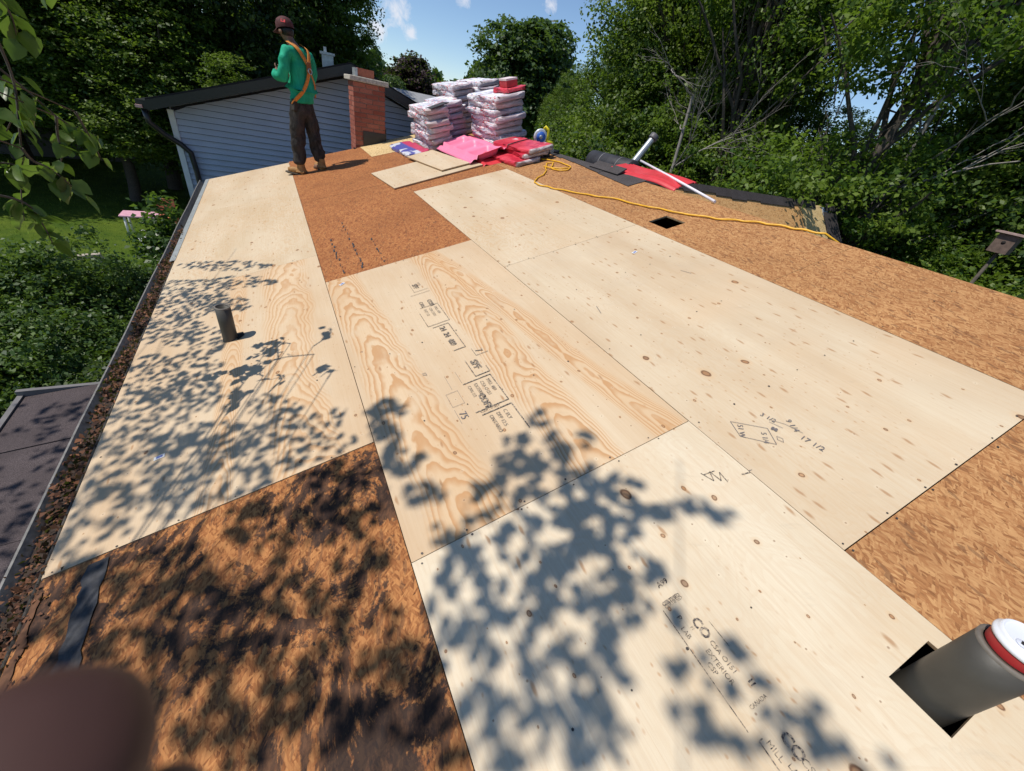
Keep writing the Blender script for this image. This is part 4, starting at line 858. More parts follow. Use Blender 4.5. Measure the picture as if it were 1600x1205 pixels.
for nm, x, y, z, a in (('left', -.125, .03, -.035, R(10)), ('right', .12, -.125, .048, R(-24))):
    Mb = Matrix.Translation((x, y, z)) @ Matrix.Rotation(a, 4, 'Z')
    bt = skin('boot', [(0, 0, .16, .054, .060), (0, -.005, .10, .052, .062), (0, -.01, .055, .050, .058), (0, .08, .052, .048, .046), (0, .16, .046, .052, .040), (0, .215, .042, .040, .034)], [(0,1),(1,2),(2,3),(3,4),(4,5)], boot, man, 2, 1)
    bt.matrix_basis = Mb
    b = MB(); b.tube([(0, -.065, .008), (0, .0, .008), (0, .1, .008), (0, .2, .008), (0, .25, .010)], [.030, .048, .046, .052, .030], 12); o = b.build('sole', simple('sole', (.06, .045, .03), .8), bt); o.scale = (1, 1, .38)
# harness: straps as ribbons over the back
def ribbon(name, pts, wd, mat, parent, up=(0, -1, 0)):
    b = MB(); P = []; pts = smooth_path(pts, 5)
    for i, p in enumerate(pts):
        t = (pts[min(i + 1, len(pts) - 1)] - pts[max(i - 1, 0)]).normalized(); s_ = t.cross(Vector(up)).normalized() * wd / 2; P += [p - s_, p + s_]
    b.quadset(P, [(2*i, 2*i+1, 2*i+3, 2*i+2) for i in range(len(pts) - 1)], True); o = b.build(name, mat, parent); m_ = o.modifiers.new('s', 'SOLIDIFY'); m_.thickness = .008; m_.offset = 0; return o
ribbon('harness_strap', [(-.10, .04, 1.50), (-.085, -.10, 1.45), (-.02, -.158, 1.33), (.01, -.165, 1.25), (-.03, -.158, 1.12), (-.10, -.135, 1.0), (-.165, -.07, .90), (-.18, -.02, .84)], .046, webb, man)
ribbon('harness_strap', [(.10, .03, 1.50), (.085, -.10, 1.45), (.03, -.158, 1.33), (.0, -.167, 1.25)], .042, webb, man)
ribbon('harness_strap', [(.01, -.170, 1.25), (.10, -.150, 1.10), (.165, -.08, .95)], .022, simple('tan_strap', (.40, .17, .04), .7), man)
b = MB(); b.box(-.035, .035, -.012, .012, -.06, .06, Matrix.Translation((.0, -.178, 1.27))); b.build('back_plate', simple('dark_orange_pad', (.20, .07, .02), .7), man, None, .01)
b = MB(); b.lathe([(.028, -.004), (.036, 0), (.028, .004), (.022, 0), (.028, -.004)], 18, Matrix.Translation((.0, -.195, 1.235)) @ Matrix.Rotation(R(80), 4, 'X')); b.build('ring', MAT['galv'], man)
b = MB(); b.box(-.03, .03, -.03, .03, -.07, .07, Matrix.Translation((-.165, -.03, .83)) @ Matrix.Rotation(R(10), 4, 'Y')); b.build('belt_pouch', simple('dark_pouch', (.03, .025, .02), .8), man, None, .012)

# ================================================================== PHOTOGRAPHER'S HAND at the lower left, out of focus
def cs(px, py, d): return CAM + r0 * ((px - 800) / 612.55 * d) + r1 * ((py - 602.5) / 612.55 * d) + r2 * d
hm = simple('photographer_skin', (.075, .034, .026), .6, .15, 60)
hand = tag(empty('hand', cs(-60, 1500, .05)), 'blurred brown fingertip of the photographer at the lower left corner', 'hand')
hb = hand.location.copy()
def hskin(name, pts, parent, sub=2):
    o = skin(name, [(*(Vector(p) - hb), r) for p, r in pts], [(i, i + 1) for i in range(len(pts) - 1)], hm, parent, sub); return o
palm = hskin('palm', [(cs(-150, 1700, .060), .020), (cs(-40, 2050, .075), .032), (cs(0, 2700, .080), .034), (cs(-20, 3600, .085), .028), (cs(-50, 4800, .10), .030)], hand)
hskin('finger', [(cs(76, 1146, .038), .0096), (cs(50, 1215, .040), .0110), (cs(0, 1400, .046), .0105), (cs(-100, 1650, .056), .0115)], hand)
hskin('thumb', [(cs(262, 1238, .046), .0058), (cs(225, 1330, .048), .0075), (cs(150, 1550, .054), .0095), (cs(40, 1900, .066), .0115)], hand)
for k_ in range(3): hskin('finger', [(cs(-260 - 130 * k_, 1500 + 60 * k_, .050), .007), (cs(-250 - 110 * k_, 1640 + 60 * k_, .056), .009), (cs(-180 - 70 * k_, 1850 + 50 * k_, .066), .010), (cs(-80 - 20 * k_, 2150, .078), .012)], hand)

# ================================================================== TREES
def crown_points(lobes, nclump, seed, shell=.45):
    g = np.random.default_rng(seed); vol = np.array([l[3] * l[4] * l[5] for l in lobes]); idx = g.choice(len(lobes), nclump, p=vol / vol.sum())
    L_ = np.array(lobes)[idx]; d = g.normal(size=(nclump, 3)); d /= np.linalg.norm(d, axis=1, keepdims=True)
    r = g.random(nclump) ** shell; return L_[:, :3] + d * L_[:, 3:6] * r[:, None], d, g
def foliage(name, lobes, nclump, per, crad, size, mat, parent, seed, shell=.35, flat=.6, tmin=0, up=.6):
    c, d, g = crown_points(lobes, nclump, seed, shell); ctone = g.uniform(.05, .75, nclump); cr = crad * .84 * g.uniform(.45, 1.35, nclump)
    k = np.repeat(np.arange(nclump), per); n = len(k); off = g.normal(size=(n, 3)) * .5; off[:, 2] *= flat
    # drooping fans: leaves lie on layered sprays
    lay = g.integers(0, 3, n) - 1; off[:, 2] = off[:, 2] * .45 + lay * .28
    cen = c[k] + off * cr[k][:, None]; nor = d[k] * .35 + np.array([0, 0, up]) + g.normal(size=(n, 3)) * .55
    me = leaf_mesh(name, cen, nor, size * g.uniform(.6, 1.35, n), np.clip(ctone[k] + g.normal(size=n) * .18, 0, 1), mat, .62, .2); o = link(name, me, parent); return o, c
def limb(b, p, q, r0_, r1_, rr, n=7, wob=.12, sides=6, sagz=0.0):
    p, q = Vector(p), Vector(q); d = q - p; Lh = d.length; pts = []; rad = []
    off = Vector((0, 0, 0))
    for i in range(n + 1):
        t = i / n
        if 0 < i: off += Vector((rr.uniform(-1, 1), rr.uniform(-1, 1), rr.uniform(-1, 1))) * wob * Lh / n
        e = off * (1 if i < n else 1); pts.append(p + d * t + e + Vector((0, 0, sagz * 4 * t * (1 - t) * Lh))); rad.append(r0_ + (r1_ - r0_) * t)
    b.tube(pts, rad, sides, caps=False); return pts
TREES = []
def tree(name, label, az, dist, height, lobes, nclump, per, crad, size, mat, seed, trunk_r=.18, group='trees around the house', cat='tree', nl=14, base=None, shell=.35, up=.6):
    x = CAM.x + dist * math.sin(R(az)); y = CAM.y + dist * math.cos(R(az)); rr = random.Random(seed)
    t = tag(empty(name, (x, y, GROUND)), label, cat, group)
    o, c = foliage('crown', lobes, nclump, per, crad, size, mat, t, seed, shell, up=up)
    b = MB(); zt = height * .62; tp = limb(b, (0, 0, -.1), (rr.uniform(-.3, .3), rr.uniform(-.3, .3), zt), trunk_r, trunk_r * .4, rr, 8, .10, 9); b.build('trunk', MAT['bark'], t)
    b = MB(); order = rr.sample(range(len(c)), min(nl, len(c)))
    for i in order:
        q = Vector(c[i]); k = max(2, min(len(tp) - 1, int(len(tp) * min(.95, max(.25, (q.z * .62) / max(.1, zt)))))); mid = limb(b, tp[k], q, trunk_r * .35, .015, rr, 7, .22, 5, .06)
        for _ in range(2):
            j = rr.randrange(3, 7); limb(b, mid[j], Vector(c[rr.randrange(len(c))]) * .35 + mid[j] * .65, trunk_r * .12, .008, rr, 4, .3, 4)
    b.build('branches', MAT['bark'], t); TREES.append(t); return t
def copy_tree(src, az, dist, s, rz, label, name=None, group=None):
    o = src.copy(); C.objects.link(o); o.location = (CAM.x + dist * math.sin(R(az)), CAM.y + dist * math.cos(R(az)), GROUND); o.scale = s; o.rotation_euler = (0, 0, R(rz)); o['label'] = label
    if name: o.name = name
    if group: o['group'] = group
    for ch_ in src.children:
        c_ = ch_.copy(); C.objects.link(c_); c_.parent = o
    return o
def dome(h, r, seed, n=7, zb=.35):
    rr = random.Random(seed); L_ = [(0, 0, h * .62, r * .78, r * .78, h * .36)]
    for i in range(n):
        a = i * 2.4 + rr.uniform(-.4, .4); z = h * rr.uniform(zb, .85); q = r * rr.uniform(.35, .7) * (1.15 - z / h * .5); L_.append((math.cos(a) * q, math.sin(a) * q, z, r * rr.uniform(.28, .48), r * rr.uniform(.28, .48), h * rr.uniform(.10, .17)))
    return L_
# central dome tree and those around the patch of sky
t_dome = tree('maple_tree', 'big rounded green tree against the sky behind the shingle stacks', 27.3, 40, 11.0, dome(11.3, 4.7, 3, 11), 900, 46, .75, .30, MAT['leaf_blue'], 31, .3)
t_dome.scale = (1.15, 1.15, 1.0)
copy_tree(t_dome, 20.6, 62, (.85, .85, .62), 80, 'low hedge-like green tree left of the rounded tree, by the sky gap')
copy_tree(t_dome, 33.2, 44, (.72, .72, .78), 200, 'narrower green tree touching the right side of the rounded tree')
t_pur = tree('purple_tree', 'dark purple-leaved tree between the chimney and the stacks', 15.0, 42, 7.2, dome(7.4, 2.7, 8, 9), 500, 44, .6, .26, MAT['leaf_purple'], 41, .2)
copy_tree(t_dome, 12.2, 36, (.40, .40, .50), 10, 'bushy mid-green tree in front of the purple one, over the neighbour roof')
copy_tree(t_dome, 18.0, 75, (.8, .8, .60), 50, 'distant green tree just left of the wrapped stacks')
# left: tall linden and the dark mass behind the worker
t_lin = tree('linden_tree', 'tall feathery green tree rising behind the worker, right edge against the sky', 5.6, 23, 13, [(0, 0, 6.5, 2.2, 2.2, 4.2), (.9, 0, 4.6, 1.6, 1.6, 2.4), (-.8, .3, 8.6, 1.7, 1.7, 2.6), (.2, -.4, 10.6, 1.5, 1.5, 2.4), (1.3, .5, 7.2, 1.2, 1.2, 1.6), (-1.9, 0, 4.5, 1.4, 1.4, 2.2)], 950, 62, .5, .135, MAT['leaf'], 51, .22)
copy_tree(t_lin, 9.6, 30, (.7, .7, .55), 90, 'small dark green tree between linden and brick chimney')
t_dk = tree('spruce_tree', 'dark drooping evergreen in the middle of the left tree mass', -9.5, 21.5, 13, [(0, 0, 3.2, 3.2, 3.0, 2.6), (0, 0, 6.5, 2.7, 2.6, 3.0), (.5, 0, 9.8, 2.0, 2.0, 3.0), (-2.2, .4, 7.5, 1.6, 1.6, 3.2)], 1000, 62, .6, .13, MAT['leaf_dark'], 61, .25)
copy_tree(t_dk, -19.5, 25, (1.25, 1.25, 1.1), 140, 'dark evergreen at the far upper left corner, behind the hanging leaves')
copy_tree(t_dk, -1.5, 20.5, (1.0, 1.0, 1.0), 70, 'dark tree directly behind the worker on his left')
copy_tree(t_lin, -7.5, 18.5, (.8, .8, .56), 33, 'lower yellow-green lit tree above the left end of the neighbour roof')
copy_tree(t_lin, -13, 19.5, (.8, .8, .60), 210, 'small lit tree left of the downspout at the neighbour house')
copy_tree(t_dk, -27, 33, (1.2, 1.2, 1.0), 230, 'dark evergreen cut by the left picture edge')
copy_tree(t_dk, -24.5, 21.5, (1.0, 1.0, .9), 20, 'unseen dark evergreen added past the left picture edge to shade the far lawn')  # outside the view, added for the shadow it casts on the lawn
copy_tree(t_dk, 2.5, 30, (1.2, 1.2, 1.0), 290, 'dark tree filling the gap behind the linden')
copy_tree(t_lin, -2.2, 16.0, (.55, .55, .36), 300, 'pale green low tree just left of the worker')
# right: maples, thin bare crowns, shrubs
t_r = tree('maple_tree', 'large sunlit maple filling the top right, dense layered leaves', 45.5, 15.5, 12, [(0, 0, 5.2, 3.3, 3.0, 2.2), (.6, 0, 8.0, 3.0, 2.8, 2.6), (-1.6, .2, 7.0, 1.8, 1.8, 2.0), (1.8, -.6, 5.2, 1.8, 1.8, 1.8), (-.4, 0, 10.5, 2.2, 2.2, 2.0), (-2.4, 0, 3.6, 1.5, 1.5, 1.6)], 1500, 100, .54, .095, MAT['leaf'], 71, .24, nl=40)
t_r2 = tree('ash_tree', 'maple with airy crown and sky showing through at the right picture edge', 66, 10.5, 9.5, [(0, 0, 4.6, 1.6, 1.6, 1.0), (-.9, 0, 6.8, 1.3, 1.3, 1.0), (1.2, .3, 7.6, 1.3, 1.3, .8), (.2, 0, 9.2, 1.9, 1.9, .9), (-1.8, .4, 4.4, 1.2, 1.2, .8), (1.9, -.4, 5.2, 1.1, 1.1, .8)], 430, 80, .42, .088, MAT['leaf_bright'], 81, .15, nl=50)
copy_tree(t_r, 40.2, 24, (.62, .62, .86), 100, 'mid-green maple right of the sky gap, over the felt roll')
copy_tree(t_r, 43.2, 19, (.60, .60, .80), 160, 'sunlit maple rising above the grey vent pipe')
copy_tree(t_r, 52.5, 14.5, (.72, .72, 1.0), 220, 'bright leafy maple above the end of the wing roof')
copy_tree(t_r, 61.0, 17.5, (.9, .9, .52), 20, 'shaded maple right of the wing roof, below the sky gaps')
copy_tree(t_r, 77, 15.5, (.9, .9, .82), 290, 'green maple behind the airy tree at the right edge')
copy_tree(t_r2, 52, 12.2, (.9, .9, 1.0), 120, 'airy maple with open branches at top centre right')
copy_tree(t_r, 48, 24, (.95, .95, .95), 40, 'dark maple deep behind the bare branches')
copy_tree(t_r, 80, 14, (1, 1, .95), 330, 'maple beyond the lower right ridge, cut by the frame')
copy_tree(t_r, 33.5, 30, (.5, .5, .62), 130, 'small green tree at the right foot of the sky gap')
copy_tree(t_r, 90, 16, (1, 1, 1), 230, 'maple past the right end of the roof ridge')
# shrubs along the right side under the maples
def shrub(name, label, x, y, h, rx, ry, nclump, per, crad, size, mat, seed, group='shrubs', up=.6):
    t = tag(empty(name, (x, y, GROUND)), label, 'shrub', group); rr = random.Random(seed)
    lobes = [(0, 0, h * .5, rx, ry, h * .5)] + [(rr.uniform(-.6, .6) * rx, rr.uniform(-.6, .6) * ry, h * rr.uniform(.5, .85), rx * .45, ry * .45, h * .24) for _ in range(5)]
    o, c = foliage('foliage', lobes, nclump, per, crad, size, mat, t, seed, .3, up=up)
    b = MB()
    for i in range(12): limb(b, (rr.uniform(-.2, .2), rr.uniform(-.2, .2), 0), c[rr.randrange(len(c))], .035, .008, rr, 6, .15, 5)
    b.build('stems', MAT['bark'], t); return t
def P2(az, dist): return CAM.x + dist * math.sin(R(az)), CAM.y + dist * math.cos(R(az))
for i, (az, dist, h, r, mt, lab) in enumerate(((47, 11.5, 4.35, 1.3, 'leaf_bright', 'bright green shrub just above the wing ridge shingles'), (57, 12.5, 4.9, 1.7, 'leaf', 'rounded green shrub behind the middle of the wing roof'), (66.5, 11.8, 4.3, 1.6, 'leaf', 'leafy green shrub right of the wing roof end'), (72.5, 10.6, 4.35, 1.6, 'leaf_bright', 'dense sunlit shrub above the ridge at right'), (80, 9.8, 4.0, 1.5, 'leaf', 'dark lower shrub at the right picture edge'), (62.6, 10.2, 3.6, 1.0, 'leaf_purple', 'small dark purple-grey shrub at the end of the wing roof'))):
    x, y = P2(az, dist); shrub('shrub', lab, x, y, h, r, r, 420, 66, .36, .080, MAT[mt], 90 + i, 'shrubs behind the ridge')
for i, (az, d_, nm) in enumerate(((41, 13.5, 'first'), (35.5, 17, 'second'))):
    x, y = P2(az, d_); shrub('shrub', ('green undergrowth behind the felt roll and vent pipe', 'green undergrowth behind the front right stack and saw')[i], x, y, 5.2, 2.2, 2.2, 460, 44, .45, .13, MAT['leaf'], 120 + i, 'shrubs behind the ridge')
# left shrubs and hedge
HEDGE = [(-2.0, 6.6, 2.55, 1.15, 1.0, 'leaf_cedar', 'sunlit cedar shrub at the left picture edge under the hanging twigs'), (-1.5, 5.0, 2.2, 1.0, 1.0, 'leaf_cedar', 'dark green cedar shrub beside the middle of the gutter'), (-2.6, 4.6, 2.3, 1.0, 1.2, 'leaf_dark', 'shaded shrub above the lean-to roof at the left edge'), (-1.15, 6.7, 2.15, .75, .9, 'leaf_cedar', 'green cedar shrub touching the leafy shrub by the gutter')]
for i, (x, y, h, rx, ry, mt, lab) in enumerate(HEDGE): shrub('cedar_shrub', lab, x, y, h * .90, rx, ry, 560, 60, .20, .055, MAT[mt], 140 + i, 'cedar shrubs beside the gutter', .4)
shrub('leafy_shrub', 'broad-leaved shrub next to the downspout at the far end of the gutter', -.98, 8.6, 2.45, .52, .60, 170, 24, .2, .10, MAT['leaf_birch'], 150)
shrub('cedar_shrub', 'dark shrub low beside the gutter above the lean-to roof', -.9, 4.2, 1.75, .7, .8, 300, 60, .2, .055, MAT['leaf_dark'], 151, 'cedar shrubs beside the gutter')

# bare grey branches standing in front of the right-hand maples
def bare(label, az, dist, z0, spread, seed, n=9, ln=2.6):
    x, y = P2(az, dist); ln *= .9; t = tag(empty('bare_tree', (x, y, GROUND)), label, 'tree', 'bare-branched trees'); rr = random.Random(seed); b = MB(); b2 = MB()
    tp = limb(b, (0, 0, 0), (.1, 0, z0 + 1.2), .06, .03, rr, 8, .1, 8); b.build('trunk', MAT['bark_grey'], t)
    def rec(p, d, l, r, k):
        pts = limb(b2, p, p + d * l, r, r * .45, rr, 5, .18, 5)
        if k == 0: return
        for _ in range(3):
            j = rr.randrange(2, 6); nd = (d + Vector((rr.uniform(-1, 1), rr.uniform(-1, 1), rr.uniform(-.6, .9))) * .75).normalized(); rec(pts[j], nd, l * rr.uniform(.5, .75), r * .5, k - 1)
    for i in range(n):
        a = i * 2.4; d = Vector((math.cos(a), math.sin(a), rr.uniform(.1, 1.1) * spread)).normalized(); rec(tp[4 + i % 5], d, ln * rr.uniform(.6, 1), .020, 3)
    b2.build('branches', MAT['bark_grey'], t); return t
bare('leafless grey branches spreading above the vent pipe and pole', 47.0, 11.2, 4.4, .7, 5, 8, 1.7)
bare('leafless grey limbs reaching up in front of the maple at top centre right', 51.5, 12.4, 6.0, 1.2, 9, 7, 2.2)
bare('bare curved branches against the sky at the right picture edge', 68, 10.6, 5.0, 1.0, 12, 8, 2.0)

# distant ring of woods so no bare horizon shows
n = 120000; g = np.random.default_rng(5); az = g.uniform(-50, 150, n); dd = g.uniform(85, 110, n); hh = 8.5 + 1.6 * np.sin(az * .31) + 1.0 * np.sin(az * 1.13 + 1) + .7 * np.sin(az * 2.9)
z = GROUND + hh * g.random(n) ** .7; cen = np.stack([CAM.x + dd * np.sin(np.radians(az)), CAM.y + dd * np.cos(np.radians(az)), z], 1)
me = leaf_mesh('far_woods', cen, g.normal(size=(n, 3)) * .6 + (0, 0, .6), g.uniform(.9, 2.0, n), np.clip(.4 + .3 * np.sin(az * 2) + g.normal(size=n) * .15, 0, 1), MAT['leaf_blue'])
tag(link('far_woods', me), 'distant wooded skyline behind the yards', 'woods', kind='stuff')

# overhanging birch: shades the lower left of the roof, its hanging twigs show at the left edge
birch = tag(empty('birch_tree', (-4.2, -2.6, GROUND)), 'birch with drooping leafy twigs hanging at the left edge, casting the dappled shade', 'tree')
TB = Vector((-4.2, -2.6, GROUND)); BL = MB(); BB = MB(); rr = random.Random(77)
tp = limb(BB, (0, 0, 0), (.6, .5, 9.5), .17, .06, rr, 12, .06, 12)
o = BB.build('trunk', MAT['bark'], birch); BB = MB()
SHADE = [(0.45,3.41,0.38,-0.3,-0.01,0.12),(0.24,3.06,0.3,-0.23,-0.02,0.2),(0.62,2.92,0.24,-0.19,-0,0.11),(0.2,2.77,0.26,-0.19,-0.03,0.22),(0.48,2.6,0.2,-0.15,-0.01,0.14),(0.15,2.42,0.24,-0.17,-0.03,0.23),(0.41,2.11,0.12,-0.08,-0.02,0.2),(0.37,1.79,0.16,-0.11,-0.02,0.19),(0.16,1.82,0.17,-0.11,-0.05,0.3),(0.26,1.4,0.26,-0.16,-0.04,0.24),(0.53,1.39,0.16,-0.1,-0.01,0.12),(0.17,1.12,0.23,-0.14,-0.05,0.24),(0.42,1.01,0.17,-0.1,-0.02,0.16),(0.13,0.88,0.16,-0.09,-0.04,0.18),(0.08,0.72,0.1,-0.05,-0.02,0.09),(0.35,0.79,0.15,-0.09,-0.02,0.11),(0.8,1.15,0.12,-0.08,0,0.09),(0.96,0.94,0.16,-0.1,0.01,0.08),(0.75,0.92,0.2,-0.12,0,0.13),(0.59,1,0.14,-0.09,-0.01,0.14),(1.03,0.73,0.11,-0.06,0.01,0.07),(0.62,0.75,0.18,-0.11,-0.01,0.12),(0.91,0.64,0.15,-0.09,0,0.07),(0.48,0.75,0.13,-0.07,-0.01,0.08),(0.18,0.51,0.13,-0.07,-0.03,0.12),(0.17,0.33,0.12,-0.07,-0.03,0.12),(0.47,0.39,0.17,-0.1,-0.01,0.11),(0.77,0.42,0.16,-0.09,0,0.12),(1.06,0.41,0.12,-0.07,0.02,0.15),(1.07,0.14,0.1,-0.06,0.02,0.12),(0.53,0.2,0.18,-0.1,-0.01,0.14),(0.81,0.13,0.14,-0.08,0,0.11),(0.45,0.07,0.15,-0.08,-0.02,0.12),(0.73,-0.06,0.14,-0.07,-0,0.11),(1.02,-0.11,0.11,-0.06,0.02,0.11),(0.92,-0.28,0.14,-0.07,0.01,0.08),(1.13,-0.31,0.08,-0.04,0.03,0.1),(0.62,-0.18,0.13,-0.07,-0.01,0.07),(1.12,-0.45,0.07,-0.04,0.02,0.06),(1.31,0.72,0.08,-0.05,0.03,0.13),(1.31,0.46,0.07,-0.04,0.03,0.1),(1.26,0.59,0.05,-0.03,0.03,0.11),(1.34,0.25,0.06,-0.04,0.02,0.06),(1.33,0.78,0.11,-0.07,0.01,0.04),(1.91,0.34,0.05,-0.03,0.02,0.04),(1.83,0.21,0.1,-0.06,0.04,0.07),(1.72,0.23,0.06,-0.04,0.04,0.09),(1.99,0.15,0.07,-0.04,0.02,0.03),(1.78,0.07,0.13,-0.08,0.04,0.08),(1.92,-0.02,0.1,-0.06,0.03,0.05),(1.6,0.1,0.08,-0.05,0.03,0.06),(1.97,-0.11,0.1,-0.06,0.03,0.04),(2.11,-0.29,0.14,-0.08,0.03,0.03),(1.98,-0.24,0.09,-0.05,0.03,0.04),(2.21,-0.39,0.04,-0.02,0.03,0.03),(1.7,-0.06,0.18,-0.1,0.04,0.07),(1.45,0,0.12,-0.07,0.02,0.06),(1.82,-0.21,0.13,-0.07,0.05,0.07),(1.33,-0.06,0.08,-0.04,0.03,0.08),(1.52,-0.17,0.17,-0.09,0.04,0.08),(1.7,-0.31,0.12,-0.07,0.06,0.08),(1.85,-0.37,0.07,-0.04,0.03,0.04),(1.28,-0.21,0.05,-0.03,0.03,0.08),(1.42,-0.32,0.13,-0.07,0.04,0.08),(1.59,-0.43,0.11,-0.06,0.04,0.07),(1.77,-0.45,0.06,-0.03,0.03,0.04),(1.31,-0.42,0.09,-0.05,0.03,0.07),(1.46,-0.51,0.1,-0.05,0.03,0.06),(1.59,-0.55,0.06,-0.03,0.04,0.06),(1.29,-0.54,0.08,-0.04,0.02,0.05),(1.43,-0.61,0.1,-0.05,0.03,0.04),(1.56,-0.66,0.05,-0.03,0.03,0.04),(1.87,-0.53,0.03,-0.02,0.02,0.02),(1.78,-0.63,0.02,-0.01,0.01,0.01),(1.9,-0.64,0.05,-0.03,0.02,0.02),(1.83,-0.71,0.04,-0.02,0.02,0.02),(1.93,-0.76,0.03,-0.02,0.02,0.02),(1.95,-0.83,0.07,-0.03,0.04,0.03),(1.8,-0.8,0.06,-0.03,0.03,0.03),(1.96,-0.9,0.07,-0.04,0.03,0.02),(1.72,-0.73,0.04,-0.02,0.03,0.03),(2.05,-0.97,0.05,-0.02,0.02,0.01),(-0.3,1.54,0.2,-0.12,-0.08,0.24),(-0.33,1.83,0.18,-0.11,-0.04,0.14),(-0.21,1.19,0.17,-0.1,-0.08,0.24),(-0.14,0.85,0.1,-0.06,-0.06,0.18),(-0.04,1.17,0.09,-0.05,-0.05,0.19)]
g = np.random.default_rng(21); cens = []; 
def inframe(P):
    q = P - CAM; zc = q.dot(r2)
    if zc <= .02: return False
    return abs(q.dot(r0) / zc) < 1.34 and abs(q.dot(r1) / zc) < 1.03
hubs = [Vector((.2, .2, 6.3)) + TB - Vector((0, 0, 0)), Vector((.3, .25, 7.2)) + TB]
AR = .0022; small = []
for (v, u, a0_, a1_, b0_, b1_) in SHADE:
    area = math.pi * abs(a0_ * b1_ - a1_ * b0_)
    left = u > 1.6; sparse = area < .0035
    if v < -.02: continue
    n = max(2, int(area / AR * (.92 * 2.5 if u > .55 and v < 1.15 else 1.65 if not sparse else .9)))
    if v < 1.25 and u < .6: n = int(n * 1.0)
    t_c = 3.9 + .5 * math.sin(v * 3 + u * 2) + (0.8 if v > 1.2 else -.3)
    if left: t_c = 2.7
    for _ in range(n):
        rad = math.sqrt(g.random()) * 1.08; th = g.random() * 2 * math.pi; vv = v + a0_ * rad * math.cos(th) + b0_ * rad * math.sin(th); uu = u + a1_ * rad * math.cos(th) + b1_ * rad * math.sin(th)
        t = t_c + g.normal() * .30; P = W(vv, uu) + SUN * t
        if inframe(P): continue
        cens.append(P); small.append(v < 1.2 and u > .55)
    c_ = W(v, u) + SUN * t_c
    if not inframe(c_) and area > .02 and rr.random() < .22:
        hub = TB + Vector((.45, .4, 6.0 + .25 * (c_.z - 3)))
        k = c_ * .55 + hub * .45 + Vector((rr.uniform(-.4, .4), rr.uniform(-.4, .4), .45)); pts = smooth_path([hub, k, c_, c_ + (c_ - k) * .12 - Vector((0, 0, .05))], 4)
        if not any(inframe(p_) for p_ in pts): BB.tube([p_ - TB for p_ in pts], [.0035 * (1 - i / len(pts)) + .0012 for i in range(len(pts))], 5, caps=False)
limb(BB, (.4, .3, 5.6), (.5, .45, 6.6), .05, .03, rr)
for _ in range(60):
    cx_, cy_ = g.uniform(-1.15, -.05), g.uniform(.4, 3.35)
    for _ in range(11):
        P = Vector((cx_ + g.normal() * .10, cy_ + g.normal() * .13, -.95)) + SUN * (4.6 + g.normal() * .3)
        if not inframe(P): cens.append(P)
cens = np.array([tuple(p) for p in cens]) - np.array(TB); n = len(cens)
# the rest of the crown, up and behind, keeps clear of the lit part of the deck
extra = []
gg = np.random.default_rng(8)
while len(extra) < 5200:
    P = Vector((gg.normal() * 1.7 - 4.6, gg.normal() * 1.6 - 2.9, gg.normal() * 1.3 + 4.6)); 
    if inframe(P) or P.z < 1.5: continue
    t = P.z / SUN.z; sx = P.x - SUN.x * t; sy = P.y - SUN.y * t
    if sx > -.9 or P.x > -2.6: continue
    extra.append(tuple(P - TB))
extra = np.array(extra)
allc = np.concatenate([cens, extra]); N_ = len(allc)
nor = g.normal(size=(N_, 3)) * .45 + (-.25, 0, 1.0)
sz_ = g.uniform(.045, .092, N_); sm_ = np.zeros(N_, bool); sm_[:len(small)] = small; sz_[sm_] = g.uniform(.032, .062, int(sm_.sum()))
me = leaf_mesh('crown', allc, nor, sz_, g.uniform(.1, .9, N_), MAT['leaf_birch'], .78, .12); link('crown', me, birch)
for i in range(10):
    q = Vector(extra[rr.randrange(len(extra))]); limb(BB, tp[5 + i % 6], q, .04, .01, rr, 7, .15, 6)
BB.build('branches', MAT['bark'], birch)
# hanging twigs in view, leaves one by one
def ray(px, py, d): return CAM + (r0 * ((px - 800) / 612.55) + r1 * ((py - 602.5) / 612.55) + r2).normalized() * d
lv = MB(); ov = [(0, 0), (.18, .20), (.36, .30), (.36, .55), (.22, .80), (0, 1.06)]
P = [(0, y, -.10 * y * y) for _, y in ov] + [(x, y, .10 - .12 * y * y) for x, y in ov[1:5]] + [(-x, y, .10 - .12 * y * y) for x, y in ov[1:5]]
lv.quadset(P, [(0, 6, 1), (1, 6, 7, 2), (2, 7, 8, 3), (3, 8, 9, 4), (4, 9, 5), (0, 1, 10), (1, 2, 11, 10), (2, 3, 12, 11), (3, 4, 13, 12), (4, 5, 13)], True)
LV = []
for tn in (.15, .45, .8):
    me = lv.mesh('leaf'); a = me.attributes.new('tone', 'FLOAT', 'POINT'); a.data.foreach_set('value', [tn] * len(me.vertices)); me.materials.append(MAT['leaf_birch']); LV.append(me)
tw = [([(-60, -60), (-5, 60), (22, 130), (30, 200), (34, 250), (33, 300), (38, 345)], 2.5, 15), ([(-80, 40), (0, 108), (40, 140), (88, 182), (120, 200), (150, 212)], 2.6, 11), ([(88, 182), (90, 210), (96, 240), (94, 262)], 2.6, 7), ([(34, 232), (52, 252), (75, 262), (105, 285), (118, 298)], 2.45, 11), ([(-70, 200), (-10, 250), (12, 255), (34, 262)], 2.5, 6), ([(-90, 300), (-20, 302), (40, 318), (66, 350), (84, 384)], 2.3, 12), ([(-80, -50), (-20, -20), (15, 20), (25, 55)], 2.2, 9), ([(-60, 90), (0, 120), (30, 160), (50, 178)], 2.7, 8), ([(118, 175), (135, 205), (150, 232), (158, 250)], 2.65, 6), ([(-60, 170), (0, 175), (20, 178), (10, 205)], 2.3, 6), ([(-70, -90), (20, -70), (70, -30), (85, -6)], 2.6, 5)]
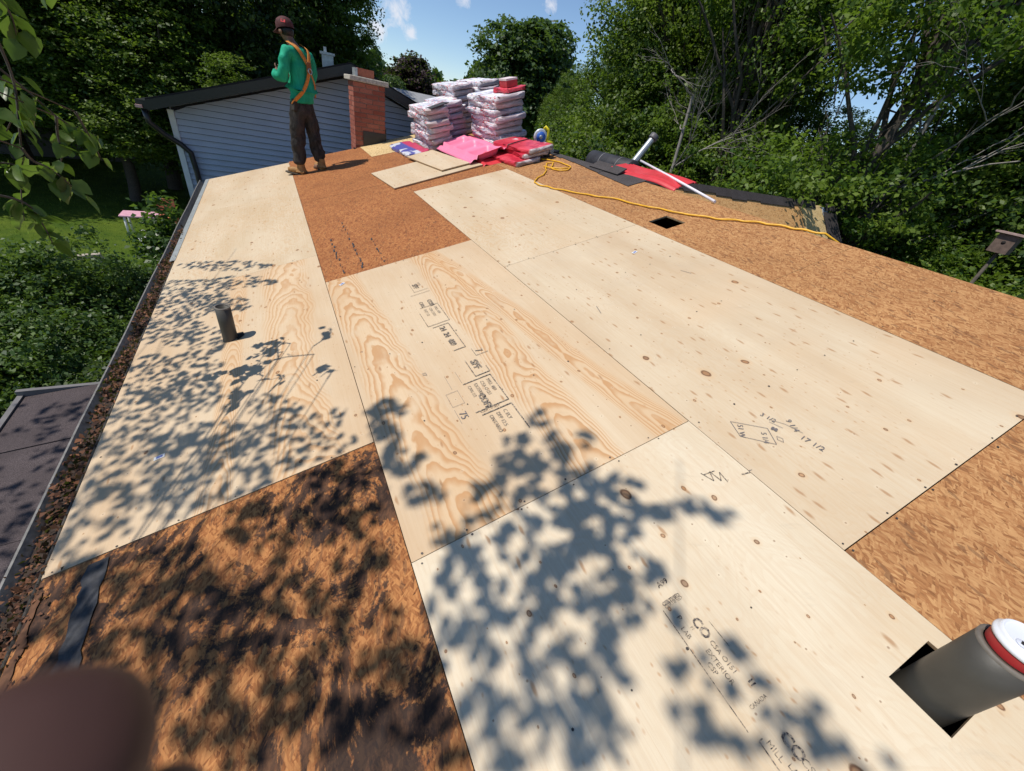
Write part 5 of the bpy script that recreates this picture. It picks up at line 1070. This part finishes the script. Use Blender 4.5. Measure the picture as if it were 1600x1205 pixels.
for pts, d, nlv in tw:
    pp = smooth_path([ray(x, y, d + .03 * i) for i, (x, y) in enumerate(pts)], 4); b = MB(); b.tube([p_ - TB for p_ in pp], [.0055 * (1 - .75 * i / len(pp)) for i in range(len(pp))], 5)
    top = pp[0]; h2 = top * .5 + (TB + Vector((.4, .3, 5.8))) * .5 + Vector((0, 0, .5)); b.tube([p_ - TB for p_ in smooth_path([TB + Vector((.4, .3, 5.8)), h2, top], 5)], [.0045 - .0002 * i for i in range(11)], 5)
    tg = b.build('hanging_twig', MAT['bark'], birch)
    for i in range(nlv):
        k_ = int((.30 + .70 * (i + .5) / nlv) * (len(pp) - 1)); p_ = pp[k_] + Vector((rr.uniform(-.02, .02), rr.uniform(-.02, .02), rr.uniform(-.02, .01)))
        lo = bpy.data.objects.new('leaf', LV[rr.randrange(3)]); C.objects.link(lo); lo.parent = tg
        s_ = rr.uniform(.055, .085); q = Vector((rr.uniform(-1, 1), rr.uniform(-1, 1), rr.uniform(-1.6, -.2))).to_track_quat('Y', 'Z').to_euler(); q.rotate_axis('Y', rr.uniform(-1.1, 1.1))
        lo.location = p_ - TB; lo.rotation_euler = q; lo.scale = (s_, s_, s_)

# ================================================================== YARD DETAILS
# garden bench, play table half hidden by the shrub
x, y = -2.62, 14.6
tb = tag(empty('play_table', (x, y, GROUND)), 'small pink and white plastic garden table on the lawn, half behind the shrub', 'table')
b = MB(); b.box(-.42, .42, -.28, .28, .50, .55); b.build('table_top', simple('pale_pink_plastic', (.75, .42, .52), .3, .1, 8), tb, None, .02)
for sx in (-1, 1):
    for sy in (-1, 1): b = MB(); b.tube([(sx * .34, sy * .22, 0), (sx * .32, sy * .2, .5)], .03, 8); b.build('leg', MAT['white'], tb)
ch_ = tag(empty('garden_chair', (x + .55, y + .3, GROUND)), 'terracotta coloured garden chair next to the pink table', 'chair'); tc_ = simple('terracotta_plastic', (.5, .17, .09))
b = MB(); b.box(-.22, .22, -.22, .22, .40, .44); b.build('seat', tc_, ch_); b = MB(); b.box(-.22, .22, .20, .24, .44, .88); b.build('backrest', tc_, ch_)
for sx in (-1, 1):
    for sy in (-1, 1): b = MB(); b.box(sx * .2 - .02, sx * .2 + .02, sy * .2 - .02, sy * .2 + .02, 0, .40); b.build('leg', tc_, ch_)
wh = tag(empty('white_bucket', (x + .25, y - 1.3, GROUND)), 'white bucket below the pink table among the shrub leaves', 'bucket'); b = MB(); b.lathe([(0, 0), (.13, 0), (.16, .34), (.15, .34), (.12, .03), (0, .03)], 18); b.build('pail', MAT['white'], wh)
b = MB(); b.tube([(-.16, 0, .32), (-.1, 0, .44), (0, 0, .48), (.1, 0, .44), (.16, 0, .32)], .006, 6); b.build('handle', MAT['galv'], wh)
pt = tag(empty('wood_post_rail', (-3.0, 10.6, GROUND)), 'grey weathered wooden rail with post at the near edge of the lawn', 'fence'); wm = simple('weathered_wood', (.36, .31, .26), .9, .3, 15)
b = MB(); b.box(-.6, .42, -.06, .06, .62, .70, Matrix.Rotation(R(25), 4, 'Z')); b.build('rail', wm, pt); b = MB(); b.box(.28, .40, .08, .22, 0, .615); b.build('post', wm, pt)
# bird box on a pole, right
bx = tag(empty('bird_box', (*P2(78.3, 7.9), GROUND)), 'weathered wooden bird box on a pole above the ridge at far right', 'bird box')
b = MB(); b.box(-.09, .09, -.09, .09, 4.28, 4.49); b.build('box', simple('box_wood', (.13, .09, .07), .9, .3, 20), bx)
b = MB(); b.box(-.13, .15, -.13, .13, 4.495, 4.515, Matrix.Translation((0, 0, 0)) ); o = b.build('roof', simple('box_roof', (.34, .24, .21), .85, .3, 20), bx); o.rotation_euler = (0, 0, 0)
b = MB(); b.tube([(0, 0, 0), (.01, 0, 4.28)], .019, 8); b.build('pole', MAT['bark'], bx)
b = MB(); b.lathe([(0, 0), (.02, 0), (.02, .004), (0, .004)], 12, Matrix.Translation((-.0945, 0, 4.40)) @ Matrix.Rotation(R(90), 4, 'Y')); b.build('entrance_hole', MAT['dark'], bx)
# pale far house roof behind the purple tree, brown brick house through the maples
def house_far(name, label, az, dist, w_, d_, hw, hr, rot, wallm, roofm):
    x, y = P2(az, dist); t = tag(empty(name, (x, y, GROUND)), label, 'house'); t.rotation_euler = (0, 0, R(rot))
    b = MB(); b.box(-w_/2, w_/2, -d_/2, d_/2, 0, hw); b.build('wall', wallm, t)
    b = MB(); prism(b, [(-d_/2, hw - .02), (0, hr - .03), (d_/2, hw - .02)], -w_/2 + .01, w_/2 - .01, Matrix(((0, 0, 1, 0), (1, 0, 0, 0), (0, 1, 0, 0), (0, 0, 0, 1)))); b.build('gable_wall', wallm, t)
    for s_ in (-1, 1):
        b = MB(); P = [(-w_/2 - .4, 0, hr), (w_/2 + .4, 0, hr), (w_/2 + .4, s_ * (d_/2 + .4), hw - .1), (-w_/2 - .4, s_ * (d_/2 + .4), hw - .1)]; P2_ = [(a, c, e + .12) for a, c, e in P]
        b.quadset(P + P2_, [(0, 1, 2, 3), (7, 6, 5, 4), (0, 4, 5, 1), (1, 5, 6, 2), (2, 6, 7, 3), (3, 7, 4, 0)]); b.build('roof', roofm, t)
    for i in range(3):
        xx = -w_/2 + w_ * (i + .5) / 3; b = MB(); b.box(xx - .5, xx + .5, -d_/2 - .04, -d_/2 - .003, .9, 2.1); f_ = b.build('window', MAT['white'], t); b = MB(); b.box(xx - .42, xx + .42, -d_/2 - .055, -d_/2 - .042, .98, 2.02); b.build('pane', MAT['black'], f_)
    return t
house_far('distant_house', 'pale grey low roof of a distant house just left of the stacks', 15.6, 30, 9, 7, 3.0, 4.65, 30, MAT['white'], simple('pale_roof', (.34, .34, .35), .8, .15, 6))
house_far('distant_house', 'brown brick house barely seen through the maple trunks', 49.3, 27, 8, 6, 3.2, 4.6, -40, simple('brown_brick', (.26, .15, .11), .9, .2, 9), MAT['shingle'])
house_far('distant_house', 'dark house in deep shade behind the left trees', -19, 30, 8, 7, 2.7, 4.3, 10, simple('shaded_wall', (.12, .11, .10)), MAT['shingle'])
# parked white car glimpsed beyond the wing roof
def car(az, dist, rot, label):
    x, y = P2(az, dist); t = tag(empty('parked_car', (x, y, GROUND)), label, 'car'); t.rotation_euler = (0, 0, R(rot)); pm = simple('white_car_paint', (.72, .74, .78), .25, .03, 3, spec=.6)
    prof = [(-2.2, .35), (-2.25, .75), (-2.1, .95), (-1.25, 1.02), (-.65, 1.45), (.9, 1.46), (1.65, 1.0), (2.15, .92), (2.25, .6), (2.2, .35)]
    Mc_ = Matrix(((1, 0, 0, 0), (0, 0, -1, 0), (0, 1, 0, 0), (0, 0, 0, 1))); b = MB(); prism(b, prof, -.85, .85, Mc_); b.build('body', pm, t, None, .06)
    b = MB(); prism(b, [(-1.1, 1.06), (-.62, 1.38), (.84, 1.38), (1.38, 1.06)], -.865, .865, Mc_); b.build('window', MAT['black'], t)
    for sx in (-1.4, 1.4):
        for sy in (-.86, .86): b = MB(); b.lathe([(0, -.1), (.3, -.1), (.33, -.06), (.33, .06), (.3, .1), (0, .1)], 22, Matrix.Translation((sx, sy, .33)) @ Matrix.Rotation(R(90), 4, 'X')); wz = b.build('wheel', MAT['black'], t)
    for sy in (-.6, .6): b = MB(); b.box(2.2, 2.26, sy - .18, sy + .18, .66, .8); b.build('headlight', MAT['galv'], t)
car(65.3, 18.5, 40, 'white parked car glimpsed between the wing roof end and the shrubs')

# printed lettering becomes plain mesh
bpy.context.view_layer.update(); dg = bpy.context.evaluated_depsgraph_get()
for o in [o for o in bpy.data.objects if o.type == 'FONT']:
    me = bpy.data.meshes.new_from_object(o.evaluated_get(dg)); q = bpy.data.objects.new('tmp', me); C.objects.link(q)
    q.parent = o.parent; q.matrix_basis = o.matrix_basis.copy(); nm = o.name; bpy.data.objects.remove(o); q.name = nm
